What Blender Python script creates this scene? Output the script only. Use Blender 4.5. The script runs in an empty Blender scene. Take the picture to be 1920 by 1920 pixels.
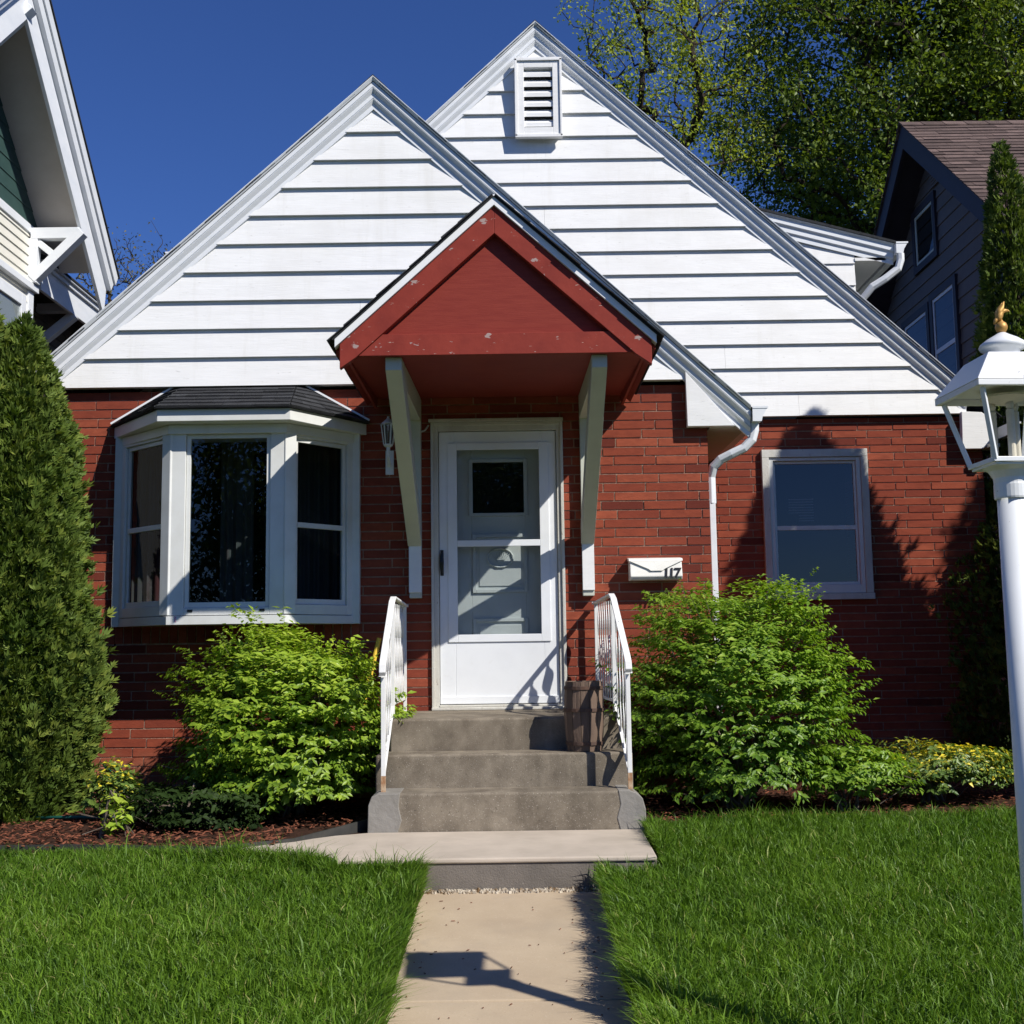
import bpy, math, random
import numpy as np
from mathutils import Vector, Matrix
rng = np.random.default_rng(7)
random.seed(7)
C = bpy.context.scene.collection
SC = bpy.context.scene
rad = math.radians

# ------------------------------------------------------------------ materials
def nodes(name):
    m = bpy.data.materials.new(name); m.use_nodes = True
    nt = m.node_tree; nt.nodes.clear()
    return m, nt, nt.nodes, nt.links

def ramp(N, L, src, stops):
    r = N.new('ShaderNodeValToRGB'); e = r.color_ramp.elements
    while len(e) < len(stops): e.new(.5)
    for i, (p, c) in enumerate(stops):
        e[i].position = p; e[i].color = (c, c, c, 1) if isinstance(c, (int, float)) else (*c, 1)
    L.new(src, r.inputs[0]); return r.outputs[0]

def noise(N, L, vec, scale, detail=5, rough=.55, stretch=None, dist=0):
    n = N.new('ShaderNodeTexNoise'); n.inputs['Scale'].default_value = scale
    n.inputs['Detail'].default_value = detail; n.inputs['Roughness'].default_value = rough
    n.inputs['Distortion'].default_value = dist
    if stretch:
        mp = N.new('ShaderNodeMapping'); mp.inputs['Scale'].default_value = stretch
        L.new(vec, mp.inputs[0]); vec = mp.outputs[0]
    L.new(vec, n.inputs['Vector']); return n.outputs[0]

def mixc(N, L, fac, a, b, mode='MIX'):
    x = N.new('ShaderNodeMix'); x.data_type = 'RGBA'; x.blend_type = mode
    for i, v in ((0, fac), (6, a), (7, b)):
        s = x.inputs[i]
        if hasattr(v, 'links'): L.new(v, s)
        elif isinstance(v, (int, float)): s.default_value = v if i == 0 else (v, v, v, 1)
        else: s.default_value = (*v, 1)
    return x.outputs[2]

def mat(name, c, c2=None, rough=.6, ns=6, lo=.35, hi=.7, stretch=None, bump=0, bs=60, spec=.4, metal=0,
        attr=None, layers=(), bstretch=None, bdist=.01):
    """layers: (scale, lo, hi, colour, amount, stretch)"""
    m, nt, N, L = nodes(name)
    out = N.new('ShaderNodeOutputMaterial'); p = N.new('ShaderNodeBsdfPrincipled')
    tc = N.new('ShaderNodeTexCoord').outputs['Object']
    col = None
    if c2 is not None:
        f = ramp(N, L, noise(N, L, tc, ns, 6, .6, stretch), [(lo, 0.), (hi, 1.)])
        col = mixc(N, L, f, c, c2)
    for (s, l, h, lc, am, st) in layers:
        f = ramp(N, L, noise(N, L, tc, s, 6, .65, st), [(l, 0.), (h, float(am))])
        col = mixc(N, L, f, col if col is not None else c, lc)
    if attr:
        a = N.new('ShaderNodeAttribute'); a.attribute_name = 'rnd'
        v = ramp(N, L, a.outputs['Fac'], attr)
        col = mixc(N, L, 1., col if col is not None else c, v, 'MULTIPLY')
    if col is None: p.inputs['Base Color'].default_value = (*c, 1)
    else: L.new(col, p.inputs['Base Color'])
    p.inputs['Roughness'].default_value = rough; p.inputs['Metallic'].default_value = metal
    p.inputs['Specular IOR Level'].default_value = spec
    if bump:
        b = N.new('ShaderNodeBump'); b.inputs['Strength'].default_value = bump; b.inputs['Distance'].default_value = bdist
        L.new(noise(N, L, tc, bs, 5, .6, bstretch), b.inputs['Height']); L.new(b.outputs[0], p.inputs['Normal'])
    L.new(p.outputs[0], out.inputs[0])
    return m

def leafmat(name, dark, light, trans=.35, rough=.45, third=None, gloss=.4, patch=None, tint=(1.15, 1.2, .5)):
    m, nt, N, L = nodes(name)
    out = N.new('ShaderNodeOutputMaterial'); p = N.new('ShaderNodeBsdfPrincipled')
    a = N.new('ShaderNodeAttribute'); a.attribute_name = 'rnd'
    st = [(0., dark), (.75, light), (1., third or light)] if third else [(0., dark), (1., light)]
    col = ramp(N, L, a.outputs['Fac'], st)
    if patch:
        tc = N.new('ShaderNodeTexCoord').outputs['Object']
        f = ramp(N, L, noise(N, L, tc, patch[0], 3, .5), [(.4, 0.), (.65, 1.)])
        col = mixc(N, L, f, col, mixc(N, L, 1., col, patch[1], 'MULTIPLY'))
    L.new(col, p.inputs['Base Color']); p.inputs['Roughness'].default_value = rough
    p.inputs['Specular IOR Level'].default_value = gloss
    t = N.new('ShaderNodeBsdfTranslucent')
    L.new(mixc(N, L, 1., col, tint, 'MULTIPLY'), t.inputs[0])
    x = N.new('ShaderNodeMixShader'); x.inputs[0].default_value = trans
    L.new(p.outputs[0], x.inputs[1]); L.new(t.outputs[0], x.inputs[2]); L.new(x.outputs[0], out.inputs[0])
    return m

def glassmat(name, tint=(.8, .85, .85), refl=1.0, rough=0.0, ior=1.5):
    m, nt, N, L = nodes(name)
    out = N.new('ShaderNodeOutputMaterial'); t = N.new('ShaderNodeBsdfTransparent'); t.inputs[0].default_value = (*tint, 1)
    g = N.new('ShaderNodeBsdfGlossy'); g.inputs['Roughness'].default_value = rough
    g.inputs[0].default_value = (refl, refl, refl, 1)
    tc = N.new('ShaderNodeTexCoord').outputs['Object']
    b = N.new('ShaderNodeBump'); b.inputs['Strength'].default_value = .25; b.inputs['Distance'].default_value = .004
    L.new(noise(N, L, tc, 2.2, 1), b.inputs['Height']); L.new(b.outputs[0], g.inputs['Normal'])
    ge = N.new('ShaderNodeNewGeometry'); dt = N.new('ShaderNodeVectorMath'); dt.operation = 'DOT_PRODUCT'
    L.new(ge.outputs['Normal'], dt.inputs[0]); L.new(ge.outputs['Incoming'], dt.inputs[1])
    def mth(op, a_, b_=0.):
        q = N.new('ShaderNodeMath'); q.operation = op
        for i, v in enumerate((a_, b_)):
            if hasattr(v, 'links'): L.new(v, q.inputs[i])
            else: q.inputs[i].default_value = v
        return q.outputs[0]
    r0 = ((ior-1)/(ior+1))**2*1.8
    f = mth('ADD', mth('MULTIPLY', mth('POWER', mth('SUBTRACT', 1., mth('ABSOLUTE', dt.outputs['Value'])), 5.), 1-r0), r0)
    x = N.new('ShaderNodeMixShader'); L.new(f, x.inputs[0]); L.new(t.outputs[0], x.inputs[1]); L.new(g.outputs[0], x.inputs[2])
    L.new(x.outputs[0], out.inputs[0]); return m

W = (.80, .80, .79)
MT = {
 'siding': mat('white_siding_paint', (.80, .80, .79), (.74, .74, .73), .55, 3, .4, .75, (1, 1, 6), bump=.25, bs=9, bstretch=(1, 1, 14),
               layers=((38, .645, .70, (.46, .45, .43), .65, (.3, 1, 1.8)), (1.3, .5, .75, (.68, .67, .64), .6, None), (3, .55, .75, (.66, .65, .61), .6, (2.5, 1, .25)), (22, .735, .745, (.2, .18, .16), .8, None)), bdist=.006),
 'trim': mat('white_trim_metal', (.74, .76, .78), (.66, .69, .72), .45, 4, .4, .8, (1, 1, 3), layers=((26, .68, .74, (.45, .45, .44), .5, None),)),
 'frame': mat('white_window_vinyl', (.66, .67, .65), (.57, .57, .54), .42, 5, .4, .8, layers=((9, .6, .8, (.52, .50, .44), .5, (1, 1, .4)),)),
 'doorw': mat('white_door_metal', (.76, .78, .80), (.70, .72, .74), .45, 3, .45, .75, layers=((14, .62, .78, (.58, .56, .52), .45, None), (60, .71, .74, (.4, .38, .35), .5, None), (2.2, .55, .8, (.60, .60, .56), .5, (1, 1, .4)))),
 'doorin': mat('inner_door_paint', (.60, .63, .62), (.54, .57, .56), .5, 4),
 'casing': mat('weathered_casing_paint', (.58, .57, .52), (.46, .44, .39), .6, 7, .4, .7, (1, 1, .3), layers=((40, .64, .7, (.25, .2, .16), .7, (1, 1, .4)),), bump=.3, bs=80),
 'brace': mat('brace_paint', (.52, .54, .46), (.47, .48, .41), .6, 5, .4, .75, (1, 1, .3), layers=((50, .7, .74, (.2, .18, .14), .8, None),), bump=.15, bs=60),
 'mortar': mat('mortar', (.46, .32, .235), (.26, .16, .115), .95, 30, .3, .7, bump=.8, bs=150),
 'red': mat('red_paint', (.235, .038, .026), (.205, .030, .022), .55, 6, .4, .7, (1, 1, 8), bump=.35, bs=14, bstretch=(1, 1, 12), bdist=.003, spec=.15),
 'redpeel': mat('peeling_red_paint', (.255, .040, .027), (.20, .030, .022), .6, 6, .4, .7, layers=(
     (4.0, .625, .635, (.36, .27, .25), 1, (1.2, 1, 2.6)), (26, .675, .69, (.50, .38, .32), 1, (.45, 1, 2.2)), (60, .70, .71, (.42, .36, .32), 1, (.4, 1, 2))), bump=.2, bs=12, spec=.15),
 'shingle': mat('dark_asphalt_shingle', (.045, .047, .052), (.028, .029, .032), .9, 12, attr=[(0, .7), (1, 1.35)], bump=.9, bs=260, spec=.2),
 'shingle2': mat('brown_asphalt_shingle', (.150, .105, .092), (.105, .076, .068), .9, 9, attr=[(0, .62), (1, 1.3)], bump=.9, bs=200, spec=.2),
 'conc': mat('step_concrete', (.28, .238, .18), (.15, .123, .092), .9, 7, .3, .68, (1, 1, .9), bump=.5, bs=150, bdist=.003, layers=(
     (3.2, .45, .72, (.085, .070, .052), .8, (1, 1, .4)), (140, .60, .68, (.55, .50, .42), .7, None), (90, .62, .66, (.06, .052, .042), .75, None), (22, .70, .72, (.03, .027, .022), .9, None)), spec=.2),
 'patch': mat('grey_parging', (.20, .185, .16), (.30, .285, .26), .85, 5, .3, .75, bump=.5, bs=30, layers=((4, .55, .75, (.17, .165, .16), .8, None), (70, .7, .73, (.12, .1, .09), .6, None)), spec=.2),
 'slab': mat('pale_landing_concrete', (.53, .455, .37), (.42, .36, .29), .9, 4, .3, .7, bump=.4, bs=160, bdist=.003, layers=((9, .6, .8, (.40, .31, .25), .5, None), (75, .7, .74, (.3, .26, .2), .5, None)), spec=.2),
 'path': mat('tan_path_concrete', (.47, .375, .26), (.40, .31, .21), .92, 2.2, .35, .7, bump=.4, bs=240, bdist=.002, layers=(
     (110, .60, .68, (.30, .23, .16), .55, None), (140, .62, .68, (.68, .60, .48), .6, None), (1.4, .5, .75, (.34, .275, .20), .6, None), (7, .58, .72, (.38, .31, .23), .5, None), (45, .71, .73, (.12, .09, .06), .8, None)), spec=.2),
 'crumb': mat('crumbled_mortar', (.50, .44, .35), (.16, .10, .05), .95, 24, .42, .6, bump=1, bs=60, spec=.1),
 'riserg': mat('landing_riser_concrete', (.20, .175, .15), (.135, .12, .105), .92, 6, .3, .7, bump=.8, bs=110, bdist=.004, layers=((50, .68, .71, (.40, .36, .31), .8, None),), spec=.2),
 'soil': mat('lawn_soil', (.030, .050, .012), (.045, .062, .018), 1, 14, spec=.05, bump=.6, bs=50),
 'mulch': mat('brown_mulch', (.06, .028, .018), (.032, .018, .012), 1, 30, bump=1, bs=60, spec=.1),
 'chip': mat('mulch_chip', (.17, .062, .035), None, .9, attr=[(0, .25), (1, 1.3)], spec=.1),
 'edging': mat('black_plastic_edging', (.03, .03, .028), (.05, .047, .04), .6, 12),
 'bark': mat('bark', (.055, .042, .032), (.03, .024, .02), .95, 14, stretch=(1, 1, .25), bump=1, bs=30, spec=.1),
 'stem': mat('shrub_stem', (.14, .11, .085), (.08, .06, .045), .9, 20),
 'lampw': mat('white_lamp_paint', (.76, .78, .79), (.70, .72, .72), .32, 5, .4, .8, layers=((26, .70, .712, (.12, .10, .08), .9, None), (6, .55, .8, (.55, .55, .52), .6, (1, 1, .3)), (90, .70, .72, (.3, .28, .24), .7, None)), spec=.5),
 'lamptop': mat('chipped_lamp_roof', (.78, .79, .79), None, .4, layers=((30, .66, .69, (.22, .22, .22), .8, None),)),
 'gold': mat('weathered_gold_paint', (.62, .36, .10), (.45, .24, .07), .5, 20, metal=.35),
 'candle': mat('candle_tube', (.62, .58, .46), (.5, .46, .36), .6, 20),
 'rust': mat('rusty_iron', (.30, .14, .06), (.55, .42, .28), .8, 25),
 'railw': mat('white_rail_paint', (.78, .78, .77), (.70, .69, .65), .45, 8, layers=((16, .67, .73, (.36, .20, .09), .8, (1, 1, .35)),)),
 'wood': mat('weathered_barrel_wood', (.20, .135, .095), (.12, .08, .058), .85, 22, stretch=(1, 1, .12), bump=.6, bs=60, bstretch=(1, 1, .1), attr=[(0, .7), (1, 1.25)]),
 'hoop': mat('rusted_hoop', (.07, .045, .035), (.12, .06, .035), .8, 30),
 'yellow': mat('yellow_plastic', (.75, .50, .05), None, .45),
 'hose': mat('green_hose', (.015, .10, .075), None, .4),
 'cream': mat('cream_siding_paint', (.70, .68, .60), (.66, .64, .56), .6, 4),
 'soffit': mat('soffit_boards', (.50, .46, .43), (.45, .41, .38), .7, 5, bump=.25, bs=10, bstretch=(1, .2, 1)),
 'greens': mat('dark_green_shingle', (.022, .055, .050), (.03, .07, .062), .7, 8),
 'brown': mat('brown_siding_paint', (.13, .10, .085), (.10, .08, .07), .8, 6),  # plain dark brown of the rear wing's wall and soffit
 'navy': mat('navy_trim_paint', (.026, .021, .032), (.034, .029, .040), .6, 6),
 'greyside': mat('grey_siding_paint', (.135, .115, .108), (.112, .097, .093), .7, 5),
 'dark': mat('dark_interior', (.035, .036, .038), None, .9),
 'room': mat('room_wall', (.05, .05, .05), None, .9),
 'drape': mat('dark_drape', (.13, .14, .14), (.15, .04, .045), .9, 2.2, .5, .62, (1, 1, .15)),
 'blind': mat('pale_blind', (.55, .56, .56), None, .6),
 'black': mat('black_metal', (.01, .01, .01), None, .35),
 'mail': mat('white_mailbox_enamel', (.78, .77, .72), (.70, .68, .62), .35, 6, layers=((30, .7, .73, (.35, .25, .18), .6, None),)),
 'flash': mat('white_flashing', (.80, .81, .82), None, .4),
 'pink': mat('magenta_ink', (.6, .03, .3), None, .6),
 'glass': glassmat('window_glass', (.62, .66, .66), .9),
 'glassdark': glassmat('dark_window_glass', (.55, .60, .60), .85),
 'glassstorm': glassmat('storm_door_glass', (.80, .83, .83), .35),
 'glassside': glassmat('bay_side_glass', (.45, .49, .5), .22),
 'glassskyblue': glassmat('sky_reflecting_glass', (.5, .53, .53), .5, 0.0, 1.7),
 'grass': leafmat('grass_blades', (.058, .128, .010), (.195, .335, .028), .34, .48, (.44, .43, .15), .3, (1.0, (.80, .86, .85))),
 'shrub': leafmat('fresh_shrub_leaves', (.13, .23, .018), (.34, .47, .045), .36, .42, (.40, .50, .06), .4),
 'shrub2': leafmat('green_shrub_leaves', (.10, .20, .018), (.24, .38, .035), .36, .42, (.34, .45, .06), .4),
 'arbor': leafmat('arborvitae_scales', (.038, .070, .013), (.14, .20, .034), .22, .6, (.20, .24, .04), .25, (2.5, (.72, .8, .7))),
 'cover': leafmat('variegated_leaves', (.05, .11, .02), (.17, .25, .05), .3, .4, (.85, .68, .05)),
 'darkleaf': leafmat('shade_toned_ground_leaves', (.010, .022, .005), (.026, .05, .010), .2, .6, gloss=.15),  # dark plant, leaf colour blackened further to paint in the bed's shade
 'tree1': leafmat('sparse_spring_leaves', (.22, .28, .035), (.42, .48, .08), .45, .5, (.46, .46, .14)),
 'tree2': leafmat('dense_green_leaves', (.080, .130, .020), (.155, .215, .030), .35, .5, (.28, .33, .035)),
 'tree3': leafmat('far_bud_leaves', (.10, .09, .04), (.16, .15, .06), .3, .6),
}

# brick: one colour per brick, stains low on the wall
def brickmat():
    m, nt, N, L = nodes('red_brick'); out = N.new('ShaderNodeOutputMaterial'); p = N.new('ShaderNodeBsdfPrincipled')
    a = N.new('ShaderNodeAttribute'); a.attribute_name = 'rnd'
    tc = N.new('ShaderNodeTexCoord').outputs['Object']; g = N.new('ShaderNodeNewGeometry')
    col = ramp(N, L, a.outputs['Fac'], [(0, (.13, .029, .020)), (.3, (.212, .047, .028)), (.7, (.262, .060, .033)), (1, (.32, .080, .043))])
    col = mixc(N, L, ramp(N, L, noise(N, L, tc, 9, 6, .7, (1, 1, 2.5)), [(.42, 0.), (.75, .6)]), col, (.13, .03, .02))
    col = mixc(N, L, ramp(N, L, noise(N, L, tc, 60, 4, .7), [(.60, 0.), (.72, .35)]), col, (.36, .13, .085))
    sx = N.new('ShaderNodeSeparateXYZ'); L.new(g.outputs['Position'], sx.inputs[0])
    ad = N.new('ShaderNodeMath'); ad.operation = 'MULTIPLY_ADD'; ad.inputs[1].default_value = .5; ad.inputs[2].default_value = 0
    L.new(noise(N, L, tc, 2.3, 4), ad.inputs[0])
    s2 = N.new('ShaderNodeMath'); s2.operation = 'ADD'; L.new(sx.outputs[2], s2.inputs[0]); L.new(ad.outputs[0], s2.inputs[1])
    f = ramp(N, L, s2.outputs[0], [(.45, .85), (.82, 0.)])
    col = mixc(N, L, f, col, (.30, .16, .10))
    L.new(col, p.inputs['Base Color']); p.inputs['Roughness'].default_value = .85; p.inputs['Specular IOR Level'].default_value = .1
    b = N.new('ShaderNodeBump'); b.inputs['Strength'].default_value = .5; b.inputs['Distance'].default_value = .004
    L.new(noise(N, L, tc, 45, 5, .7, (1, 1, 3)), b.inputs['Height']); L.new(b.outputs[0], p.inputs['Normal'])
    L.new(p.outputs[0], out.inputs[0]); return m
MT['brick'] = brickmat()

# ------------------------------------------------------------------ mesh helpers
class MB:
    def __init__(s): s.v = []; s.f = []; s.mi = []; s.r = []; s.M = None; s.m = 0; s.rv = .5
    def V(s, *ps):
        b = len(s.v)
        for p in ps:
            p = Vector(p)
            if s.M is not None: p = s.M @ p
            s.v.append(tuple(p)); s.r.append(s.rv)
        return b
    def F(s, *f): s.f.append(f); s.mi.append(s.m)
    def box(s, x0, x1, y0, y1, z0, z1):
        if x0 > x1: x0, x1 = x1, x0
        if y0 > y1: y0, y1 = y1, y0
        if z0 > z1: z0, z1 = z1, z0
        b = s.V((x0,y0,z0),(x1,y0,z0),(x1,y1,z0),(x0,y1,z0),(x0,y0,z1),(x1,y0,z1),(x1,y1,z1),(x0,y1,z1))
        for q in ((0,3,2,1),(4,5,6,7),(0,1,5,4),(1,2,6,5),(2,3,7,6),(3,0,4,7)): s.F(*(b+i for i in q))
    def hexa(s, bot, top):
        b = s.V(*bot, *top); n = len(bot)
        s.F(*(b+i for i in reversed(range(n)))); s.F(*(b+n+i for i in range(n)))
        for i in range(n): j = (i+1) % n; s.F(b+i, b+j, b+n+j, b+n+i)
    def quad(s, a, b_, c, d): b = s.V(a, b_, c, d); s.F(b, b+1, b+2, b+3)
    def poly(s, pts): b = s.V(*pts); s.F(*range(b, b+len(pts)))
    def prism_y(s, xz, y0, y1): s.hexa([(x, y1, z) for x, z in xz], [(x, y0, z) for x, z in xz])
    def prism_x(s, yz, x0, x1): s.hexa([(x0, y, z) for y, z in yz], [(x1, y, z) for y, z in yz])
    def prism_z(s, xy, z0, z1): s.hexa([(x, y, z0) for x, y in xy], [(x, y, z1) for x, y in xy])
    def bar(s, a, b_, w, h=None, up=(0, 0, 1)):
        a = Vector(a); b_ = Vector(b_); h = h or w; d = (b_-a).normalized(); u = Vector(up)
        if abs(d.dot(u)) > .98: u = Vector((0, 1, 0))
        sx = d.cross(u).normalized(); u = sx.cross(d).normalized()
        q = lambda c: [c+sx*w/2*i+u*h/2*j for i, j in ((-1,-1),(1,-1),(1,1),(-1,1))]
        s.hexa(q(a), q(b_))
    def tube(s, pts, r, n=8, cap=True):
        P = [Vector(p) for p in pts]; R = r if isinstance(r, (list, tuple)) else [r]*len(P)
        t = (P[1]-P[0]).normalized(); u = t.orthogonal().normalized(); rings = []
        for i, p in enumerate(P):
            t2 = (P[min(i+1, len(P)-1)]-P[max(i-1, 0)]).normalized()
            u = (u - t2*u.dot(t2)).normalized(); w = t2.cross(u)
            rings.append(s.V(*[p+(u*math.cos(2*math.pi*k/n)+w*math.sin(2*math.pi*k/n))*R[i] for k in range(n)]))
        for a, b in zip(rings, rings[1:]):
            for k in range(n): k2 = (k+1) % n; s.F(a+k, a+k2, b+k2, b+k)
        if cap: s.F(*(rings[0]+k for k in reversed(range(n)))); s.F(*(rings[-1]+k for k in range(n)))
    def lathe(s, c, prof, n=20):
        rings = [s.V(*[(c[0]+r*math.cos(2*math.pi*k/n), c[1]+r*math.sin(2*math.pi*k/n), c[2]+z) for k in range(n)]) for r, z in prof]
        for a, b in zip(rings, rings[1:]):
            for k in range(n): k2 = (k+1) % n; s.F(a+k, a+k2, b+k2, b+k)
        s.F(*(rings[0]+k for k in reversed(range(n)))); s.F(*(rings[-1]+k for k in range(n)))
    def build(s, name, mt, parent=None, bevel=0, smooth=False, seg=2):
        off = Vector((0, 0, 0)); q = parent
        while q is not None: off += q.location; q = q.parent
        me = bpy.data.meshes.new(name)
        me.from_pydata([tuple(Vector(p)-off) for p in s.v], [], s.f)
        for m in (mt if isinstance(mt, (list, tuple)) else [mt]): me.materials.append(MT[m])
        me.polygons.foreach_set('material_index', s.mi)
        at = me.attributes.new('rnd', 'FLOAT', 'POINT'); at.data.foreach_set('value', s.r)
        if smooth: me.polygons.foreach_set('use_smooth', [True]*len(me.polygons))
        me.update()
        o = bpy.data.objects.new(name, me); C.objects.link(o)
        if parent: o.parent = parent
        if bevel:
            b = o.modifiers.new('bevel', 'BEVEL'); b.width = bevel; b.segments = seg; b.limit_method = 'ANGLE'; b.angle_limit = rad(40)
        if smooth == 'auto':
            pass
        return o

def npmesh(name, verts, faces, rnd, mt, parent=None, nper=3, origin=None, smooth=False):
    """verts (n,3), faces (m,nper), rnd (n,)"""
    off = np.zeros(3)
    q = parent
    while q is not None: off += np.array(q.location); q = q.parent
    me = bpy.data.meshes.new(name); nv, nf = len(verts), len(faces)
    me.vertices.add(nv); me.vertices.foreach_set('co', (verts-off).astype(np.float32).ravel())
    me.loops.add(nf*nper); me.loops.foreach_set('vertex_index', faces.astype(np.int32).ravel())
    me.polygons.add(nf); me.polygons.foreach_set('loop_start', np.arange(0, nf*nper, nper, dtype=np.int32))
    me.materials.append(MT[mt])
    at = me.attributes.new('rnd', 'FLOAT', 'POINT'); at.data.foreach_set('value', rnd.astype(np.float32))
    me.update(calc_edges=True); me.validate()
    if smooth: me.polygons.foreach_set('use_smooth', [True]*len(me.polygons))
    o = bpy.data.objects.new(name, me); C.objects.link(o)
    if parent: o.parent = parent
    return o

def tag(o, label=None, cat=None, group=None, kind=None):
    if label: o['label'] = label
    if cat: o['category'] = cat
    if group: o['group'] = group
    if kind: o['kind'] = kind
    return o
def thing(name, loc, label, cat, group=None):
    o = bpy.data.objects.new(name, None); o.location = loc; o.empty_display_size = .2; C.objects.link(o)
    return tag(o, label, cat, group)

def interp(x, xs, ys): return float(np.interp(x, xs, ys))

# ------------------------------------------------------------------ ground
def gz(x, y):
    z = np.interp(y, [-1.5, 0, 6.9, 40], [-.42, -.35, .17, .17])
    return z
PX0, PX1 = -.50, .44
def path_z(y): return np.interp(y, [-1.5, 0, 6.15], [-.50, -.42, .02])
g = MB()
xs = [-150, -60, -25, -12, -8, -5, -3, -1.6, -.95, PX0-.005, PX0+.02, PX1-.02, PX1+.005, .8, 1.6, 3, 5, 8, 12, 25, 60, 150]
ys = [-150, -60, -20, -8, -4, -1.5, 0, 2, 4, 5, 6, 6.2, 6.6, 7.1, 8, 10, 12, 20, 40, 80, 150]
gi = {}
for i, x in enumerate(xs):
    for j, y in enumerate(ys):
        z = float(gz(x, y))
        if PX0 < x < PX1 and y <= 6.3: z = float(path_z(y))-.12
        if -.96 < x < .81 and 6.1 < y < 8.1: z = -.1
        gi[i, j] = g.V((x, y, z))
for i in range(len(xs)-1):
    for j in range(len(ys)-1): g.F(gi[i, j], gi[i+1, j], gi[i+1, j+1], gi[i, j+1])
tag(g.build('ground', 'soil'), kind='structure')

p = MB()
cuts = [-1.5, .1, 1.62, 3.14, 4.66, 6.145]
for a, b in zip(cuts, cuts[1:]):
    za, zb = float(path_z(a)), float(path_z(b))
    p.hexa([(PX0, a+.006, za-.11), (PX1, a+.006, za-.11), (PX1, b-.006, zb-.11), (PX0, b-.006, zb-.11)],
           [(PX0, a+.006, za), (PX1, a+.006, za), (PX1, b-.006, zb), (PX0, b-.006, zb)])
tag(p.build('path', 'path', bevel=.008), kind='structure')
m_ = MB()
for xsb, yf, yb in ((( -6, -3.6, -2.4, -1.61, -.9), (6.5, 6.6, 6.55, 6.5, 7.0), 8.64), ((.75, 1.1, 2.0, 3.2, 3.9), (7.05, 7.2, 7.2, 7.25, 7.3), 10.28)):
    for k in range(len(xsb)-1):
        m_.quad((xsb[k], yf[k], .176), (xsb[k+1], yf[k+1], .176), (xsb[k+1], yb, .186), (xsb[k], yb, .186))
tag(m_.build('mulch_bed', 'mulch'), kind='structure')

# landing slab (pale top, grey riser, crumbled foot)
lp = [(-1.62, 6.47), (-1.0, 6.30), (-.92, 6.15), (.715, 6.15), (.735, 7.04), (-.86, 7.04), (-1.05, 6.95)]
st = thing('concrete_landing', (0, 6.6, 0), 'pale concrete landing slab at the foot of the steps, tapering left into the lawn', 'landing')
q = MB(); q.prism_z(lp, .16, .186); q.build('landing_top', 'slab', st, bevel=.008)
q = MB(); q.prism_z([(x, y+.012) if y < 6.4 else (x, y) for x, y in lp], .02, .159); q.build('riser', 'riserg', st)
q = MB()
for k in range(520):
    x = random.uniform(-.49, .43); w = random.uniform(.003, .014); t_ = random.random()
    q.M = Matrix.Translation((x, 6.157-.045*t_**2, .022)) @ Matrix.Rotation(random.uniform(0, 3), 4, 'Z') @ Matrix.Rotation(random.uniform(-.4, .4), 4, 'X')
    q.rv = random.random(); h_ = random.uniform(.004, .018)*(1-.6*t_)
    q.hexa([(-w, -w*.7, -.01), (w*.8, -w*.8, -.01), (w, w*.6, -.01), (-w*.7, w*.8, -.01)], [(-w*.5, -w*.3, h_), (w*.4, -w*.4, h_*.8), (w*.5, w*.3, h_), (-w*.3, w*.4, h_*.7)])
q.build('crumbled_joint', 'crumb', st)

# ------------------------------------------------------------------ steps
st = thing('front_steps', (0, 7.4, .18), 'three worn grey concrete steps leading up to the white front door', 'steps')
q = MB(); q.box(-.80, .70, 7.60, 8.62, .1, .805)
q.M = Matrix(); q.prism_z([(-.92, 7.9), (-.80, 7.62), (-.80, 8.6), (-.92, 8.6)], .15, .72); q.build('step', 'conc', st, bevel=.014, seg=3)
q = MB(); q.box(-.86, .72, 7.33, 7.598, .1, .605); q.build('step', 'conc', st, bevel=.014, seg=3)
q = MB(); q.box(-.80, .70, 7.047, 7.328, .1, .405); q.build('step', 'conc', st, bevel=.014, seg=3)
for x0, x1, sd in ((-.875, -.682, -1), (.602, .765, 1)):
    q = MB()
    pr = [(x0, .12), (x1+.012, .12), (x1-.014, .18), (x1+.010, .25), (x1-.008, .33), (x1, .407), (x0+.06, .407), (x0+.025, .39), (x0+.006, .34)] if sd < 0 else \
         [(x0, .12), (x1, .12), (x1-.004, .30), (x1-.02, .36), (x1-.06, .395), (x1-.10, .408), (x0, .408), (x0+.012, .33), (x0-.010, .25), (x0+.008, .18)]
    q.prism_y(pr, 7.042, 7.33); q.build('parged_end', 'patch', st, bevel=.005)

# ------------------------------------------------------------------ brick walls
def brickwall(q, u0, u1, z0, z1, openings=(), place=None, L=.305, H=.058, j=.0095, depth=.10, rec=.006, seed=0):
    """q.m 0 brick, 1 mortar. local: u along, n outward (front at 0), z up"""
    r = random.Random(seed); row = 0; z = z0
    q.M = place
    while z < z1-.01:
        zt = min(z+H, z1); zc = (z+zt)/2
        iv = [(u0, u1)]
        for a, b, c, d in openings:
            if c-.005 < zc < d+.005:
                nv = []
                for s, e in iv:
                    if b <= s or a >= e: nv.append((s, e)); continue
                    if a > s: nv.append((s, a))
                    if b < e: nv.append((b, e))
                iv = nv
        for s, e in iv:
            q.m = 1; q.rv = .5
            q.box(s+.003, e-.003, -depth, -rec, z-j, zt)
            q.m = 0
            k = math.floor((s-u0)/(L+j))-1; off = (row % 2)*.32*(L+j) + ((row//2) % 2)*.06*L
            x = u0+k*(L+j)+off
            while x < e:
                a, b = max(x, s), min(x+L, e)
                if b-a > .012:
                    q.rv = min(1, max(0, r.gauss(.55, .25)))
                    o = r.uniform(-.0015, .0015); t = r.uniform(-.0015, .0015)
                    q.box(a, b, -depth-.01, o, z+t*.5, zt+t*.5)
                x += L+j
        z += H+j; row += 1
    q.m = 0; q.M = None
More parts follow.
